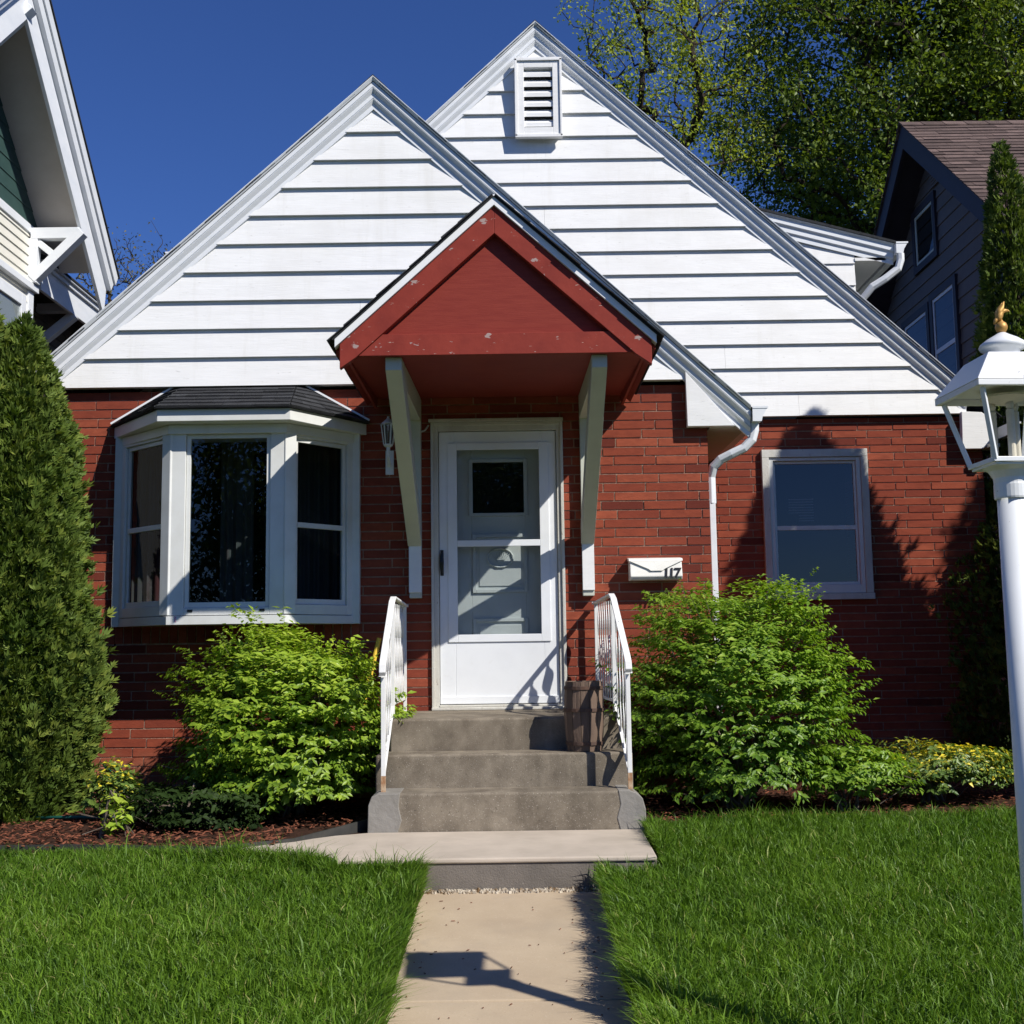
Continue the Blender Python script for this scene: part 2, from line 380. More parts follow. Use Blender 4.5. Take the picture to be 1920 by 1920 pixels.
I4 = Matrix
house = thing('brick_house', (0, 9, .17), 'red brick cottage with two nested white-sided gables and a red entry canopy', 'house')
YF, YR = 8.65, 10.30
def front(Y): return Matrix(((1,0,0,0),(0,-1,0,Y),(0,0,1,0),(0,0,0,1)))     # n outward = -Y
q = MB()
brickwall(q, -3.42, 1.468, .10, 3.20, [(-.60, .385, .80, 2.93), (-2.86, -1.19, 1.45, 2.9), (-2.93, -1.13, 1.312, 1.445)], front(YF), seed=1)
q.M = front(YF)
for k in range(27):
    x = -2.925+k*.0668; q.rv = random.random(); q.m = 0; q.box(x, x+.057, -.11, .004, 1.319, 1.438)
q.m = 1; q.box(-2.92, -1.14, -.1, -.006, 1.306, 1.4405)
q.build('brick_wall', ['brick', 'mortar'], house)
q = MB(); brickwall(q, 1.50, 4.185, .03, 3.24, [(2.235, 3.13, 1.64, 2.94)], front(YR), seed=2)
q.build('brick_wall', ['brick', 'mortar'], house)
q = MB(); brickwall(q, 8.66, 10.29, .10, 3.0, [], Matrix(((0,1,0,1.468),(1,0,0,0),(0,0,1,0),(0,0,0,1))), seed=3)
q.build('brick_wall', ['brick', 'mortar'], house)
q = MB(); brickwall(q, 10.41, 18, .10, 3.2, [], Matrix(((0,1,0,4.185),(1,0,0,0),(0,0,1,0),(0,0,0,1))), seed=4)
brickwall(q, 8.76, 18, .10, 3.2, [], Matrix(((0,-1,0,-3.42),(1,0,0,0),(0,0,1,0),(0,0,0,1))), seed=5)
brickwall(q, -3.3, 4.1, .10, 3.2, [], Matrix(((1,0,0,0),(0,1,0,18),(0,0,1,0),(0,0,0,1))), seed=6)
q.build('brick_wall', ['brick', 'mortar'], house)

# ------------------------------------------------------------------ gables
GA = dict(xa=-1.017, za=5.605, sl=.895, sr=.93, y=YF)          # front gable: roof upper edge at the rake
GB = dict(xa=.273, za=6.955, sl=.94, sr=.92, y=YR)
def zl(G, x): return G['za']-(G['sl'] if x < G['xa'] else G['sr'])*abs(x-G['xa'])
def siding(G, xl, xr, zbot, course, yb, inset=.165, side_seed=0):
    q = MB(); z = zbot; r = random.Random(side_seed)
    while True:
        z1 = z+course
        def lim(zz):
            a = G['xa']-(G['za']-inset*1.35-zz)/G['sl']; b = G['xa']+(G['za']-inset*1.35-zz)/G['sr']
            return max(a, xl), min(b, xr)
        a0, b0 = lim(z); a1, b1 = lim(z1)
        if b0-a0 < .05: break
        if b1 < a1: a1 = b1 = (a1+b1)/2; 
        # split the course into boards, each a wedge thicker at its lower edge
        cutsx = [a0]; x = a0+r.uniform(1.2, 3.4)
        while x < b0-1: cutsx.append(x); x += r.uniform(2.4, 3.6)
        cutsx.append(b0)
        for i in range(len(cutsx)-1):
            s, e = cutsx[i]+(.0008 if i else 0), cutsx[i+1]-.0008
            s1 = max(s, a1) if i else a1; e1 = min(e, b1) if i < len(cutsx)-2 else b1
            if e1 < s1: e1 = s1+.001
            t = .033+r.uniform(-.0015, .0015); dz = r.uniform(-.0015, .0015)
            q.hexa([(s, yb, z+dz), (s, yb-t, z+dz), (e, yb-t, z+dz), (e, yb, z+dz)],
                   [(s1, yb, z1+.012), (s1, yb-.004, z1+.012), (e1, yb-.004, z1+.012), (e1, yb, z1+.012)])
        z = z1
        if z > G['za']: break
    # sheathing behind the boards
    a0, b0 = max(xl, G['xa']-(G['za']-.2-zbot)/G['sl']), min(xr, G['xa']+(G['za']-.2-zbot)/G['sr'])
    pts = [(a0+.02, zbot+.004), (b0-.02, zbot+.004)]
    if b0 == xr: pts.append((b0-.02, zl(G, b0)-.2))
    pts.append((G['xa'], G['za']-.2))
    if a0 == xl: pts.append((a0+.02, zl(G, a0)-.2))
    q.prism_y(pts, yb+.001, yb+.06)
    return q
q = siding(GA, -3.44, 1.30, 3.222, .2185, YF-.035); q.build('gable_siding', 'siding', house)
q = siding(GB, -3.3, 4.14, 3.258, .2185, YR-.035, side_seed=5); q.build('gable_siding', 'siding', house)

PROF = [(0, 0), (0, .104), (.004, .104), (.027, .079), (.055, .079), (.056, .071), (.060, .071), (.061, .079), (.063, .079), (.087, .053), (.113, .053), (.114, .045),
        (.118, .045), (.119, .053), (.121, .053), (.143, .030), (.174, .030), (.174, 0)]
def rake(q, xa, za, s, x_end, y, prof=PROF, xstart=None):
    k = math.sqrt(1+s*s); sec = []
    for x in (xa if xstart is None else xstart, x_end):
        z = za-s*abs(x-xa)
        sec.append(q.V(*[(x, y-o, z-d*k) for d, o in prof]))
    n = len(prof); a, b = sec
    for i in range(n):
        j = (i+1) % n; q.F(a+i, a+j, b+j, b+i)
    q.F(*(a+i for i in range(n))); q.F(*(b+i for i in reversed(range(n))))
for G, xl_, xr_, yy in ((GA, -3.62, 1.775, YF-.033), (GB, -3.55, 4.04, YR-.033)):
    for s, xe in ((G['sl'], xl_), (G['sr'], xr_)):
        q = MB(); rake(q, G['xa'], G['za'], s, xe, yy); q.build('rake_trim', 'trim', house)

def roofslope(name, xa, za, s, xe, y0, y1, th=.045, expo=.135, parent=house, tabs=False, mt='shingle', seed=0, jit=.009):
    """deck + lapped shingle courses on one slope (descending from xa to xe)"""
    q = MB(); r = random.Random(seed); sg = 1 if xe > xa else -1; k = math.sqrt(1+s*s)
    L_ = abs(xe-xa)*k; d = Vector((sg/k, 0, -s/k)); n = Vector((s*sg/k, 0, 1/k)); A = Vector((xa, 0, za))
    def P(u, y, h): return A+d*u+n*h+Vector((0, y, 0))
    q.rv = .2
    q.hexa([P(0, y0+.01, 0), P(L_-.01, y0+.01, 0), P(L_-.01, y1, 0), P(0, y1, 0)], [P(0, y0+.01, .012), P(L_-.01, y0+.01, .012), P(L_-.01, y1, .012), P(0, y1, .012)])
    nC = int(L_/expo)+1
    for c in range(nC):
        u1 = L_+.02-c*expo; u0 = max(u1-expo-.02, 0)
        if u1 <= 0.02: break
        ys_ = [y0-r.uniform(0, jit)]
        if tabs:
            y = y0+r.uniform(.1, .3)
            while y < y1-.1: ys_.append(y); y += r.uniform(.22, .36)
        ys_.append(y1)
        for a, b in zip(ys_, ys_[1:]):
            q.rv = r.random(); t = .012+r.uniform(.006, .011); du = r.uniform(-.003, .003)
            q.hexa([P(u0, a+.001, .012), P(u1+du, a+.001, .013), P(u1+du, b-.002, .013), P(u0, b-.002, .012)],
                   [P(u0, a+.001, .016), P(u1+du, a+.001, t), P(u1+du, b-.002, t), P(u0, b-.002, .016)])
    return q.build(name, mt, parent)
roofslope('roof', GA['xa'], GA['za']-.036, GA['sr'], 1.79, YF-.126, 12.5, seed=1)
roofslope('roof', GA['xa'], GA['za']-.036, GA['sl'], -3.66, YF-.126, 12.5, seed=2)
roofslope('roof', GB['xa'], GB['za']-.036, GB['sr'], 4.30, YR-.126, 18.2, seed=3)
roofslope('roof', GB['xa'], GB['za']-.036, GB['sl'], -3.70, YR-.126, 18.2, seed=4)
for G, y0, y1 in ((GA, YF-.134, 11.3), (GB, YR-.134, 18.2)):   # ridge caps
    y = y0; q = MB()
    while y < y1:
        q.rv = random.random(); a = .11
        for sg, s in ((-1, G['sl']), (1, G['sr'])):
            x1 = G['xa']+sg*a; z1 = G['za']-.006-a*s*.98; zt = G['za']+.012
            q.hexa([(G['xa'], y, zt-.012), (x1, y, z1), (x1, y+.2, z1-.004), (G['xa'], y+.2, zt-.016)],
                   [(G['xa'], y, zt), (x1, y, z1+.012), (x1, y+.2, z1+.006), (G['xa'], y+.2, zt-.004)])
        y += .19
    q.build('ridge_cap', 'shingle', house)

# eave returns, gutter, downspout
q = MB()
q.prism_y([(1.305, zl(GA, 1.305)-.17), (1.31, 2.862), (1.66, 2.862)], 8.563, 8.60)
q.prism_y([(1.31, 3.2), (1.31, 2.8635), (1.655, 2.8635), (1.74, 2.90), (1.74, zl(GA, 1.74)-.05), (1.40, zl(GA, 1.40)-.05)], 8.601, 8.63)
q.build('eave_return', 'siding', house, bevel=.003)
q = MB(); q.box(1.487, 1.745, 8.6305, 10.26, 2.862, 2.885); q.box(1.745, 1.765, 8.6305, 10.26, 2.862, 3.0); q.build('soffit', 'brace', house)
q = MB(); q.prism_y([(3.985, 3.27), (3.975, 2.935), (4.16, 2.935), (4.25, 3.02), (4.25, 3.20), (4.16, 3.26)], 10.20, 10.26); q.build('eave_return', 'siding', house, bevel=.003)
q = MB(); q.box(4.19, 4.28, 10.14, 18, 2.94, 2.97); q.build('soffit', 'brace', house)
def gutter(x0, y0, y1, z, name='gutter', w=.115, par=house, sg=1):
    q = MB(); pr = [(x0, z), (x0, z-.10), (x0+sg*.065, z-.10), (x0+sg*.075, z-.06), (x0+sg*(w-.012), z-.012), (x0+sg*w, z), (x0+sg*w, z+.006), (x0+sg*(w-.012), z+.006)]
    i = q.V(*[(x, y0, zz) for x, zz in pr]); j = q.V(*[(x, y1, zz) for x, zz in pr]); n = len(pr)
    for k in range(n-1): q.F(i+k, i+k+1, j+k+1, j+k)
    q.F(*(i+k for k in range(n))); q.F(*(j+k for k in reversed(range(n))))
    q.box(x0+sg*.0, x0+sg*w, y0-.004, y0-.001, z-.004, z+.012)
    return q.build(name, 'trim', par)
gutter(1.785, 8.515, 10.26, 2.985)
gutter(4.32, 10.05, 18.0, 3.13)
q = MB()
q.tube([(1.81, 8.60, 2.89), (1.81, 8.60, 2.83), (1.79, 8.60, 2.76), (1.73, 8.61, 2.70), (1.64, 8.63, 2.66), (1.565, 8.66, 2.625), (1.515, 8.69, 2.575), (1.495, 8.72, 2.50), (1.495, 8.72, 2.3)], [.036]*9, 8)
q.bar((1.497, 8.72, 2.34), (1.497, 8.72, .3), .045, .058, up=(0, 1, 0))
q.tube([(1.497, 8.72, .34), (1.53, 8.66, .26), (1.56, 8.5, .22)], .034, 8)
o = q.build('downspout', 'trim', house, bevel=.004)

# gable vent
q = MB(); x0, x1, z0, z1, yv = .10, .485, 5.865, 6.565, YR-.125
f_ = .062
for a in ((x0, x0+f_, z0, z1), (x1-f_, x1, z0, z1), (x0+f_, x1-f_, z0, z0+.07), (x0+f_, x1-f_, z1-.06, z1)):
    q.box(a[0], a[1], yv-.012, yv+.09, a[2], a[3])
for a in ((x0-.022, x0-.001, z0-.02, z1+.02), (x1+.001, x1+.022, z0-.02, z1+.02), (x0-.022, x1+.022, z1+.001, z1+.03), (x0-.022, x1+.022, z0-.03, z0-.001)):
    q.box(a[0], a[1], yv-.028, yv+.02, a[2], a[3])
v = q.build('gable_vent', 'siding', house, bevel=.003)
q = MB(); q.box(x0+f_, x1-f_, yv+.052, yv+.058, z0, z1); q.build('vent_back', 'dark', v)
nsl = 6
for k in range(nsl):
    q = MB(); zc = z0+.07+(z1-z0-.13)*(k+.35)/nsl
    q.hexa([(x0+f_, yv+.050, zc+.055), (x0+f_, yv+.004, zc-.022), (x1-f_, yv+.004, zc-.022), (x1-f_, yv+.050, zc+.055)],
           [(x0+f_, yv+.050, zc+.064), (x0+f_, yv+.004, zc+.016), (x1-f_, yv+.004, zc+.016), (x1-f_, yv+.050, zc+.064)])
    q.build('vent_slat', 'siding', v)

# shed dormers either side of the main roof
PD = [(0, 0), (0, .066), (.020, .045), (.066, .045), (.084, .026), (.130, .026), (.145, .010), (.188, .010), (.188, 0)]
for sg in (1, -1):
    q = MB(); xa, xe = GB['xa']+sg*1.75, GB['xa']+sg*3.47; yd = 11.1; xw = GB['xa']+sg*3.10
    z = 4.05; za_, zs = 5.56, .27
    while z < za_:
        z1 = z+.2185
        lo_ = GB['xa']+sg*max(1.7, (GB['za']-z)/(.93)-.12)
        top = lambda x: za_-zs*abs(x-xa)-.12
        q.hexa([(lo_, yd, z), (lo_, yd-.021, z), (xw, yd-.021, z), (xw, yd, z)] if sg > 0 else [(xw, yd, z), (xw, yd-.021, z), (lo_, yd-.021, z), (lo_, yd, z)],
               [(lo_, yd, z1+.01), (lo_, yd-.004, z1+.01), (xw, yd-.004, z1+.01), (xw, yd, z1+.01)] if sg > 0 else [(xw, yd, z1+.01), (xw, yd-.004, z1+.01), (lo_, yd-.004, z1+.01), (lo_, yd, z1+.01)])
        z = z1
        if z > top(xw)-.06: break
    q.prism_y([(xa, 5.2), (xw-.0*sg, 3.9), (xw, top(xw)-.02), (xa, top(xa)-.02)] if sg > 0 else [(xw, 3.9), (xa, 5.2), (xa, top(xa)-.02), (xw, top(xw)-.02)], yd+.001, 16)
    q.box(min(xw, xw+sg*.3), max(xw, xw+sg*.3), yd-.03, 16, top(xe)-.03, top(xe)+.0)
    dm = q.build('dormer', 'siding', house)
    q = MB(); rake(q, xa, za_, zs, xe, yd-.02, PD); q.build('rake_trim', 'trim', dm)
    q = MB(); q.hexa([(xa, yd-.092, za_+.003), (xe+sg*.02, yd-.092, za_-zs*abs(xe-xa)), (xe+sg*.02, 16, za_-zs*abs(xe-xa)), (xa, 16, za_+.003)],
                     [(xa, yd-.092, za_+.03), (xe+sg*.02, yd-.092, za_-zs*abs(xe-xa)+.025), (xe+sg*.02, 16, za_-zs*abs(xe-xa)+.025), (xa, 16, za_+.03)])
    q.build('roof', 'shingle', dm)
    gutter(xe+sg*.004, yd-.13, 16, za_-zs*abs(xe-xa)-.01, par=dm, sg=sg)
    q = MB(); xx = xe+sg*.05; zz = za_-zs*abs(xe-xa)-.11
    q.tube([(xx, yd-.1, zz), (xx, yd-.1, zz-.06), (xx-sg*.03, yd-.1, zz-.15), (xx-sg*.15, yd-.08, zz-.24), (xx-sg*.27, yd-.05, zz-.31), (xx-sg*.36, yd, zz-.42), (xx-sg*.38, yd, zz-.75)], .038, 8)
    q.build('downspout', 'trim', dm)

# ------------------------------------------------------------------ entry canopy
YC = 6.98; cx, cz, cs = -.0855, 3.961, .905     # red board apex
zb = 3.034
q = MB()   # soffit + body
q.hexa([(-.998, YC+.06, zb+.004), (.83, YC+.06, zb+.004), (.86, YF-.001, zb+.085), (-1.03, YF-.001, zb+.085)], [(-.998, YC+.06, zb+.03), (.83, YC+.06, zb+.03), (.86, YF-.001, zb+.11), (-1.03, YF-.001, zb+.11)])
q.prism_y([(-.93, zb+.031), (.755, zb+.031), (cx, 3.832)], YC+.055, YC+.075)
q.m = 0
can = q.build('entry_canopy', 'red', house)
can['label'] = 'red gabled entry canopy with peeling paint over the door'
k_ = math.sqrt(1+cs*cs); bw = .128*k_
for sg in (-1, 1):
    q = MB(); xe = cx+sg*.950
    zA = cz; zE = cz-cs*.950
    q.prism_y([(cx, zA), (cx, zA-bw), (xe-sg*.10, zE-bw+cs*.10), (xe, zE-bw+.02), (xe, zE)] if sg < 0 else [(cx, zA-bw), (cx, zA), (xe, zE), (xe, zE-bw+.02), (xe-sg*.10, zE-bw+cs*.10)], YC, YC+.052)
    q.build('rake_board', 'redpeel', can, bevel=.003)
q = MB(); q.prism_y([(-.935, zb-.004), (.762, zb-.004), (.62, zb+.128), (-.795, zb+.128)], YC+.014, YC+.054); q.build('tie_board', 'redpeel', can, bevel=.002)
for sg in (-1, 1):
    q = MB(); xe = cx+sg*.979; hz = .052*k_
    q.prism_y([(cx, cz+.002), (xe, cz+.002-cs*.979), (xe, cz+.002-cs*.979+hz), (cx, cz+.002+hz)][::sg], YC-.018, YC+.05)
    q.build('fascia_strip', 'flash', can, bevel=.002)
    q = MB(); q.hexa([(cx, YC+.051, cz-.02), (xe, YC+.051, cz-.02-cs*.979), (xe, YF-.06, cz-.02-cs*.979), (cx, YF-.06, cz-.02)], [(cx, YC+.051, cz+hz), (xe, YC+.051, cz-cs*.979+hz), (xe, YF-.06, cz-cs*.979+hz), (cx, YF-.06, cz+hz)])
    q.build('roof_deck', 'red', can)
    q = MB()
    q.box(min(cx+sg*.908, cx+sg*.926), max(cx+sg*.908, cx+sg*.926), YC+.053, YF-.05, zb, zb+.12); q.build('side_fascia', 'red', can)
    roofslope('shingles', cx, cz-.016+hz, cs, cx+sg*.996, YC-.035, YF-.06, parent=can, tabs=True, seed=9+sg, jit=.022)
# braces
for x0, x1 in ((-.765, -.665), (.503, .598)):
    q = MB(); q.box(x0+.008, x1-.004, YF-.075, YF-.001, 1.62, zb+.07); 
    br = q.build('brace', 'brace', can, bevel=.003)
    q = MB(); q.prism_x([(YC+.075, zb), (YC+.075, zb-.08), (YF-.10, 2.00), (YF-.076, 2.00), (YF-.076, 2.145), (YC+.24, zb+.006)], x0, x1)
    q.build('strut', 'brace', br, bevel=.003)
    q = MB(); q.hexa([(x0+.004, YC+.20, zb-.13), (x1-.004, YC+.20, zb-.13), (x1-.004, YF-.076, zb-.10), (x0+.004, YF-.076, zb-.10)], [(x0+.004, YC+.20, zb+.01), (x1-.004, YC+.20, zb+.01), (x1-.004, YF-.076, zb+.075), (x0+.004, YF-.076, zb+.075)]); q.build('arm', 'brace', br, bevel=.003)
    q = MB(); q.box(x0+.006, x1-.002, YF-.090, YF-.0765, 1.66, 2.04); q.build('foot', 'siding', br, bevel=.002)

# ------------------------------------------------------------------ door
q = MB(); yd = YF
cas = [(-.60, -.545, .82, 2.93), (.335, .385, .82, 2.93), (-.545, .335, 2.865, 2.93)]
for a in cas: q.box(a[0], a[1], yd-.012, yd+.12, a[2], a[3])
q.box(-.615, .39, yd-.035, yd+.02, 2.931, 2.955)
for a in ((-.60, -.578, .82, 2.93), (.363, .385, .82, 2.93), (-.577, .362, 2.905, 2.93)): q.box(a[0], a[1], yd-.028, yd-.0125, a[2], a[3])
dfm = q.build('door_frame', 'casing', house, bevel=.003)
q = MB(); q.box(-.60, .385, yd-.07, yd+.2, .806, .826); q.box(-.545, .335, yd-.02, yd+.2, .827, .842); q.build('threshold', 'casing', dfm, bevel=.004)
q = MB(); yd = YF+.01
fr = [(-.541, -.425, .845, 2.86), (.225, .331, .845, 2.86), (-.425, .225, 2.745, 2.86), (-.425, .225, .845, 1.335)]
for a in fr: q.box(a[0], a[1], yd, yd+.032, a[2], a[3])
sd = q.build('storm_door', 'doorw', house, bevel=.003)
q = MB(); 
for a in ((-.478, -.408, 1.295, 2.775), (.205, .275, 1.295, 2.775), (-.408, .205, 2.722, 2.775), (-.408, .205, 1.295, 1.35), (-.408, .205, 1.998, 2.045)): q.box(a[0], a[1], yd-.010, yd-.0005, a[2], a[3])
q.build('glazing_bead', 'doorw', sd, bevel=.003)
q = MB(); q.quad((-.424, yd+.015, 1.336), (.224, yd+.015, 1.336), (.224, yd+.015, 2.744), (-.424, yd+.015, 2.744)); q.build('glass_pane', 'glassstorm', sd)
q = MB(); q.box(-.541, .331, yd-.012, yd-.001, .848, .90); q.build('kick_sweep', 'doorw', sd, bevel=.002)
q = MB(); q.tube([(-.522, yd-.006, 1.80), (-.522, yd-.04, 1.83), (-.522, yd-.048, 1.88), (-.522, yd-.04, 1.935), (-.522, yd-.006, 1.965)], [.012, .014, .017, .014, .012], 8)
q.box(-.534, -.510, yd-.006, yd-.0005, 1.785, 1.975); q.build('handle', 'black', sd, bevel=.003)
q = MB(); yi = YF+.13
for a in ((-.54, -.305, .845, 2.86), (.10, .331, .845, 2.86), (-.305, .10, 2.65, 2.86), (-.305, .10, .845, 2.255)): q.box(a[0], a[1], yi, yi+.045, a[2], a[3])
for zc in (2.21,):
    pass
for a in ((-.325, -.295, 2.235, 2.67), (.09, .12, 2.235, 2.67), (-.295, .09, 2.645, 2.67), (-.295, .09, 2.235, 2.26)): q.box(a[0], a[1], yi-.012, yi-.0005, a[2], a[3])
ind = q.build('inner_door', 'doorin', house, bevel=.003)
q = MB(); q.quad((-.304, yi+.02, 2.256), (.099, yi+.02, 2.256), (.099, yi+.02, 2.649), (-.304, yi+.02, 2.649)); q.build('glass_pane', 'glassskyblue', ind)
q = MB(); q.box(-.32, .12, yi+.06, yi+.07, 2.2, 2.7); q.build('curtain', 'room', ind)
for z0, z1 in ((1.66, 2.10), (1.0, 1.47)):
    q = MB()
    for a in ((-.30, -.275, z0, z1), (.085, .11, z0, z1), (-.275, .085, z1-.025, z1), (-.275, .085, z0, z0+.025)): q.box(a[0], a[1], yi-.016, yi-.0005, a[2], a[3])
    q.box(-.25, .06, yi-.008, yi-.0005, z0+.05, z1-.05)
    zc = (z0+z1)/2+.04
    ring = [(-.093+.095*math.cos(t), yi-.016, zc+.07*math.sin(t)) for t in np.linspace(0, 2*math.pi, 25)]
    q.tube(ring, [.006+.003*(i % 2) for i in range(25)], 6, cap=False)
    for i in range(-4, 5): q.tube([(-.093, yi-.012, zc-.05), (-.093+i*.018, yi-.014, zc+.055-abs(i)*.006)], .0035, 5)
    q.build('door_panel', 'doorin', ind, bevel=.002)

# ------------------------------------------------------------------ bay window
def panel(p0, p1, z0, z1, name, fw, glassname, par, double=False, mt='frame', top=.05, bot=.13, gap=None, glassmt='glassdark'):
    """one flat window unit between two plan points; local u along, n out"""
    a = Vector((p0[0], p0[1], 0)); b = Vector((p1[0], p1[1], 0)); L_ = (b-a).length; u = (b-a)/L_; n = Vector((u.y, -u.x, 0))
    M = Matrix(((u.x, n.x, 0, a.x), (u.y, n.y, 0, a.y), (0, 0, 1, 0), (0, 0, 0, 1)))
    q = MB(); q.M = M
    q.box(0, fw, -.06, 0, z0, z1); q.box(L_-fw, L_, -.06, 0, z0, z1); q.box(fw, L_-fw, -.06, 0, z1-top, z1); q.box(fw, L_-fw, -.06, 0, z0, z0+bot)
    f = q.build(name, mt, par, bevel=.003)
    q = MB(); q.M = M; g0, g1, h0, h1 = fw+.002, L_-fw-.002, z0+bot+.002, z1-top-.002; t = .028
    yo = -.018
    for a_ in ((g0, g0+t, h0, h1), (g1-t, g1, h0, h1), (g0+t, g1-t, h0, h0+t+.01), (g0+t, g1-t, h1-t, h1)): q.box(a_[0], a_[1], yo-.03, yo, a_[2], a_[3])
    if double: zc = h0+(h1-h0)*.475; q.box(g0+t, g1-t, yo-.035, yo+.004, zc-.018, zc+.018)
    q.build('sash', mt, f, bevel=.002)
    q = MB(); q.M = M; q.quad((g0+t, yo-.016, h0+t), (g1-t, yo-.016, h0+t), (g1-t, yo-.016, h1-t), (g0+t, yo-.016, h1-t)); q.build(glassname, glassmt, f)
    return f, M, L_
B0, B1, B2, B3 = (-2.925, 8.63), (-2.395, 8.15), (-1.585, 8.15), (-1.135, 8.63)
q = MB()   # bay body: seat board, head board, corner posts
q.prism_z([B0, B1, B2, B3], 1.44, 1.50)
q.prism_z([B0, B1, B2, B3], 2.80, 2.86)
for (x, y) in (B1, B2):
    q.prism_z([(x-.07, y+.03), (x+.0, y-.012), (x+.065, y+.03), (x, y+.08)] if x < -2 else [(x-.065, y+.03), (x, y-.012), (x+.07, y+.03), (x, y+.08)], 1.505, 2.798)
for (x, y), d in ((B0, 1), (B3, -1)): q.box(x-.012 if d > 0 else x-.05, x+.05 if d > 0 else x+.012, y-.04, y+.018, 1.44, 2.86)
bay = q.build('bay_window', 'frame', house, bevel=.004)
bay['label'] = 'white three-sided bay window with a dark shingled hip roof'
panel((B1[0]+.012, B1[1]-.004), (B2[0]-.012, B2[1]-.004), 1.503, 2.797, 'window', .095, 'glass_pane', bay, top=.02, bot=.05)
panel((B0[0]+.04, B0[1]-.04), (B1[0]-.028, B1[1]+.022), 1.503, 2.797, 'window', .05, 'glass_pane', bay, True, top=.04, bot=.07, glassmt='glassside')
panel((B2[0]+.028, B2[1]+.022), (B3[0]-.04, B3[1]-.04), 1.503, 2.797, 'window', .05, 'glass_pane', bay, True, top=.04, bot=.07, glassmt='glassside')
def offs(pl, d):
    out = []
    for i, (x, y) in enumerate(pl): out.append((x, y))
    return out
def ringboard(name, mt, d0, d1, z0, z1, par, z0b=None, ends=8.635):
    """board running round the three sides, between outward offsets d0<d1"""
    q = MB(); s = math.tan(rad(21.5))
    def pl(d): return [(B0[0]-d*.25, ends), (B1[0]-d*s*.95, B1[1]-d), (B2[0]+d*s*.95, B2[1]-d), (B3[0]+d*.38, ends)]
    a, b = pl(d0), pl(d1)
    for i in range(3):
        q.hexa([(*a[i], z0), (*b[i], z0), (*b[i+1], z0), (*a[i+1], z0)], [(*a[i], z1), (*b[i], z1), (*b[i+1], z1), (*a[i+1], z1)])
    return q.build(name, mt, par, bevel=.003)
ringboard('sill_board', 'frame', .0, .016, 1.44, 1.498, bay)
ringboard('head_trim', 'frame', .0, .030, 2.775, 2.84, bay)
ringboard('fascia', 'frame', -.01, .150, 2.842, 2.925, bay)
for x in (-2.24, -1.74):
    q = MB(); q.box(x-.018, x+.018, 8.140, 8.146, 1.527, 1.543); q.build('weep_cover', 'black', bay)
q = MB(); q.tube([(-2.337+.006*math.sin(i*2.1), 8.1335, 1.458+i*.0045) for i in range(9)], .002, 5); q.build('ink_mark', 'pink', bay)
# hip roof with lapped shingle courses
E = [(-2.985, 8.635), (-2.455, 7.965), (-1.525, 7.965), (-1.055, 8.635)]; T = [(-2.53, 8.636), (-2.46, 8.60), (-1.60, 8.60), (-1.53, 8.636)]
ze, zt = 2.930, 3.205
q = MB(); q.rv = .3
q.hexa([(x, y, ze-.004) for x, y in E], [(x, y, zt-.02) for x, y in T])
NC = 6; rr = random.Random(4)
for i in range(3):
    e0, e1, t0, t1 = Vector((*E[i], ze)), Vector((*E[i+1], ze)), Vector((*T[i], zt)), Vector((*T[i+1], zt))
    nrm = (e1-e0).cross(t0-e0).normalized()
    if nrm.z < 0: nrm = -nrm
    for c in range(NC):
        a, b = c/NC, min(1, (c+1.12)/NC)
        L0, R0, L1, R1 = e0.lerp(t0, a), e1.lerp(t1, a), e0.lerp(t0, b), e1.lerp(t1, b)
        n = max(1, int((R0-L0).length/.2)); sh = (c % 2)*.5
        cu = [0]+[min(1, max(0, (k+sh)/n+rr.uniform(-.02, .02))) for k in range(1 if sh == 0 else 0, n)]+[1]
        for s, e in zip(cu, cu[1:]):
            if e-s < .01: continue
            q.rv = rr.random(); g_ = .002/(R0-L0).length; hh = .014+rr.uniform(0, .004)
            A, B_, C_, D_ = L0.lerp(R0, s+g_), L0.lerp(R0, e-g_), L1.lerp(R1, e-g_), L1.lerp(R1, s+g_)
            q.hexa([A, B_, C_, D_], [A+nrm*hh, B_+nrm*hh, C_+nrm*.006, D_+nrm*.006])
q.build('bay_roof', 'shingle', bay)
for i, j in ((0, 0), (3, 3)):
    q = MB(); a, b = Vector((*E[i], ze+.022)), Vector((*T[j], zt+.018))
    q.bar(a+Vector((0, -.012, 0)), b+Vector((0, -.012, 0)), .018, .014)
    q.build('flashing', 'flash', bay)
# interior of the bay
q = MB(); q.poly([(-2.9, 8.66, 1.4), (-2.9, 9.9, 1.4), (-2.9, 9.9, 2.95), (-2.9, 8.66, 2.95)]); q.poly([(-1.15, 8.66, 1.4), (-1.15, 9.9, 1.4), (-1.15, 9.9, 2.95), (-1.15, 8.66, 2.95)])
q.poly([(-2.9, 9.9, 1.4), (-1.15, 9.9, 1.4), (-1.15, 9.9, 2.95), (-2.9, 9.9, 2.95)]); q.poly([(-2.9, 8.66, 1.4), (-1.15, 8.66, 1.4), (-1.15, 9.9, 1.4), (-2.9, 9.9, 1.4)]); q.poly([(-2.9, 8.66, 2.95), (-1.15, 8.66, 2.95), (-1.15, 9.9, 2.95), (-2.9, 9.9, 2.95)])
q.build('room_interior', 'dark', bay)
q = MB()
for xa, xb in ((-2.86, -2.45), (-2.2, -1.95), (-1.72, -1.17)):
    n = int((xb-xa)/.012); b = q.V(*[(xa+(xb-xa)*i/n, 8.80+.02*math.sin(i*1.1)+.008*math.sin(i*.37), z) for i in range(n+1) for z in (1.45, 2.9)])
    for i in range(n): q.F(b+2*i, b+2*i+2, b+2*i+3, b+2*i+1)
q.build('curtain', 'drape', bay)

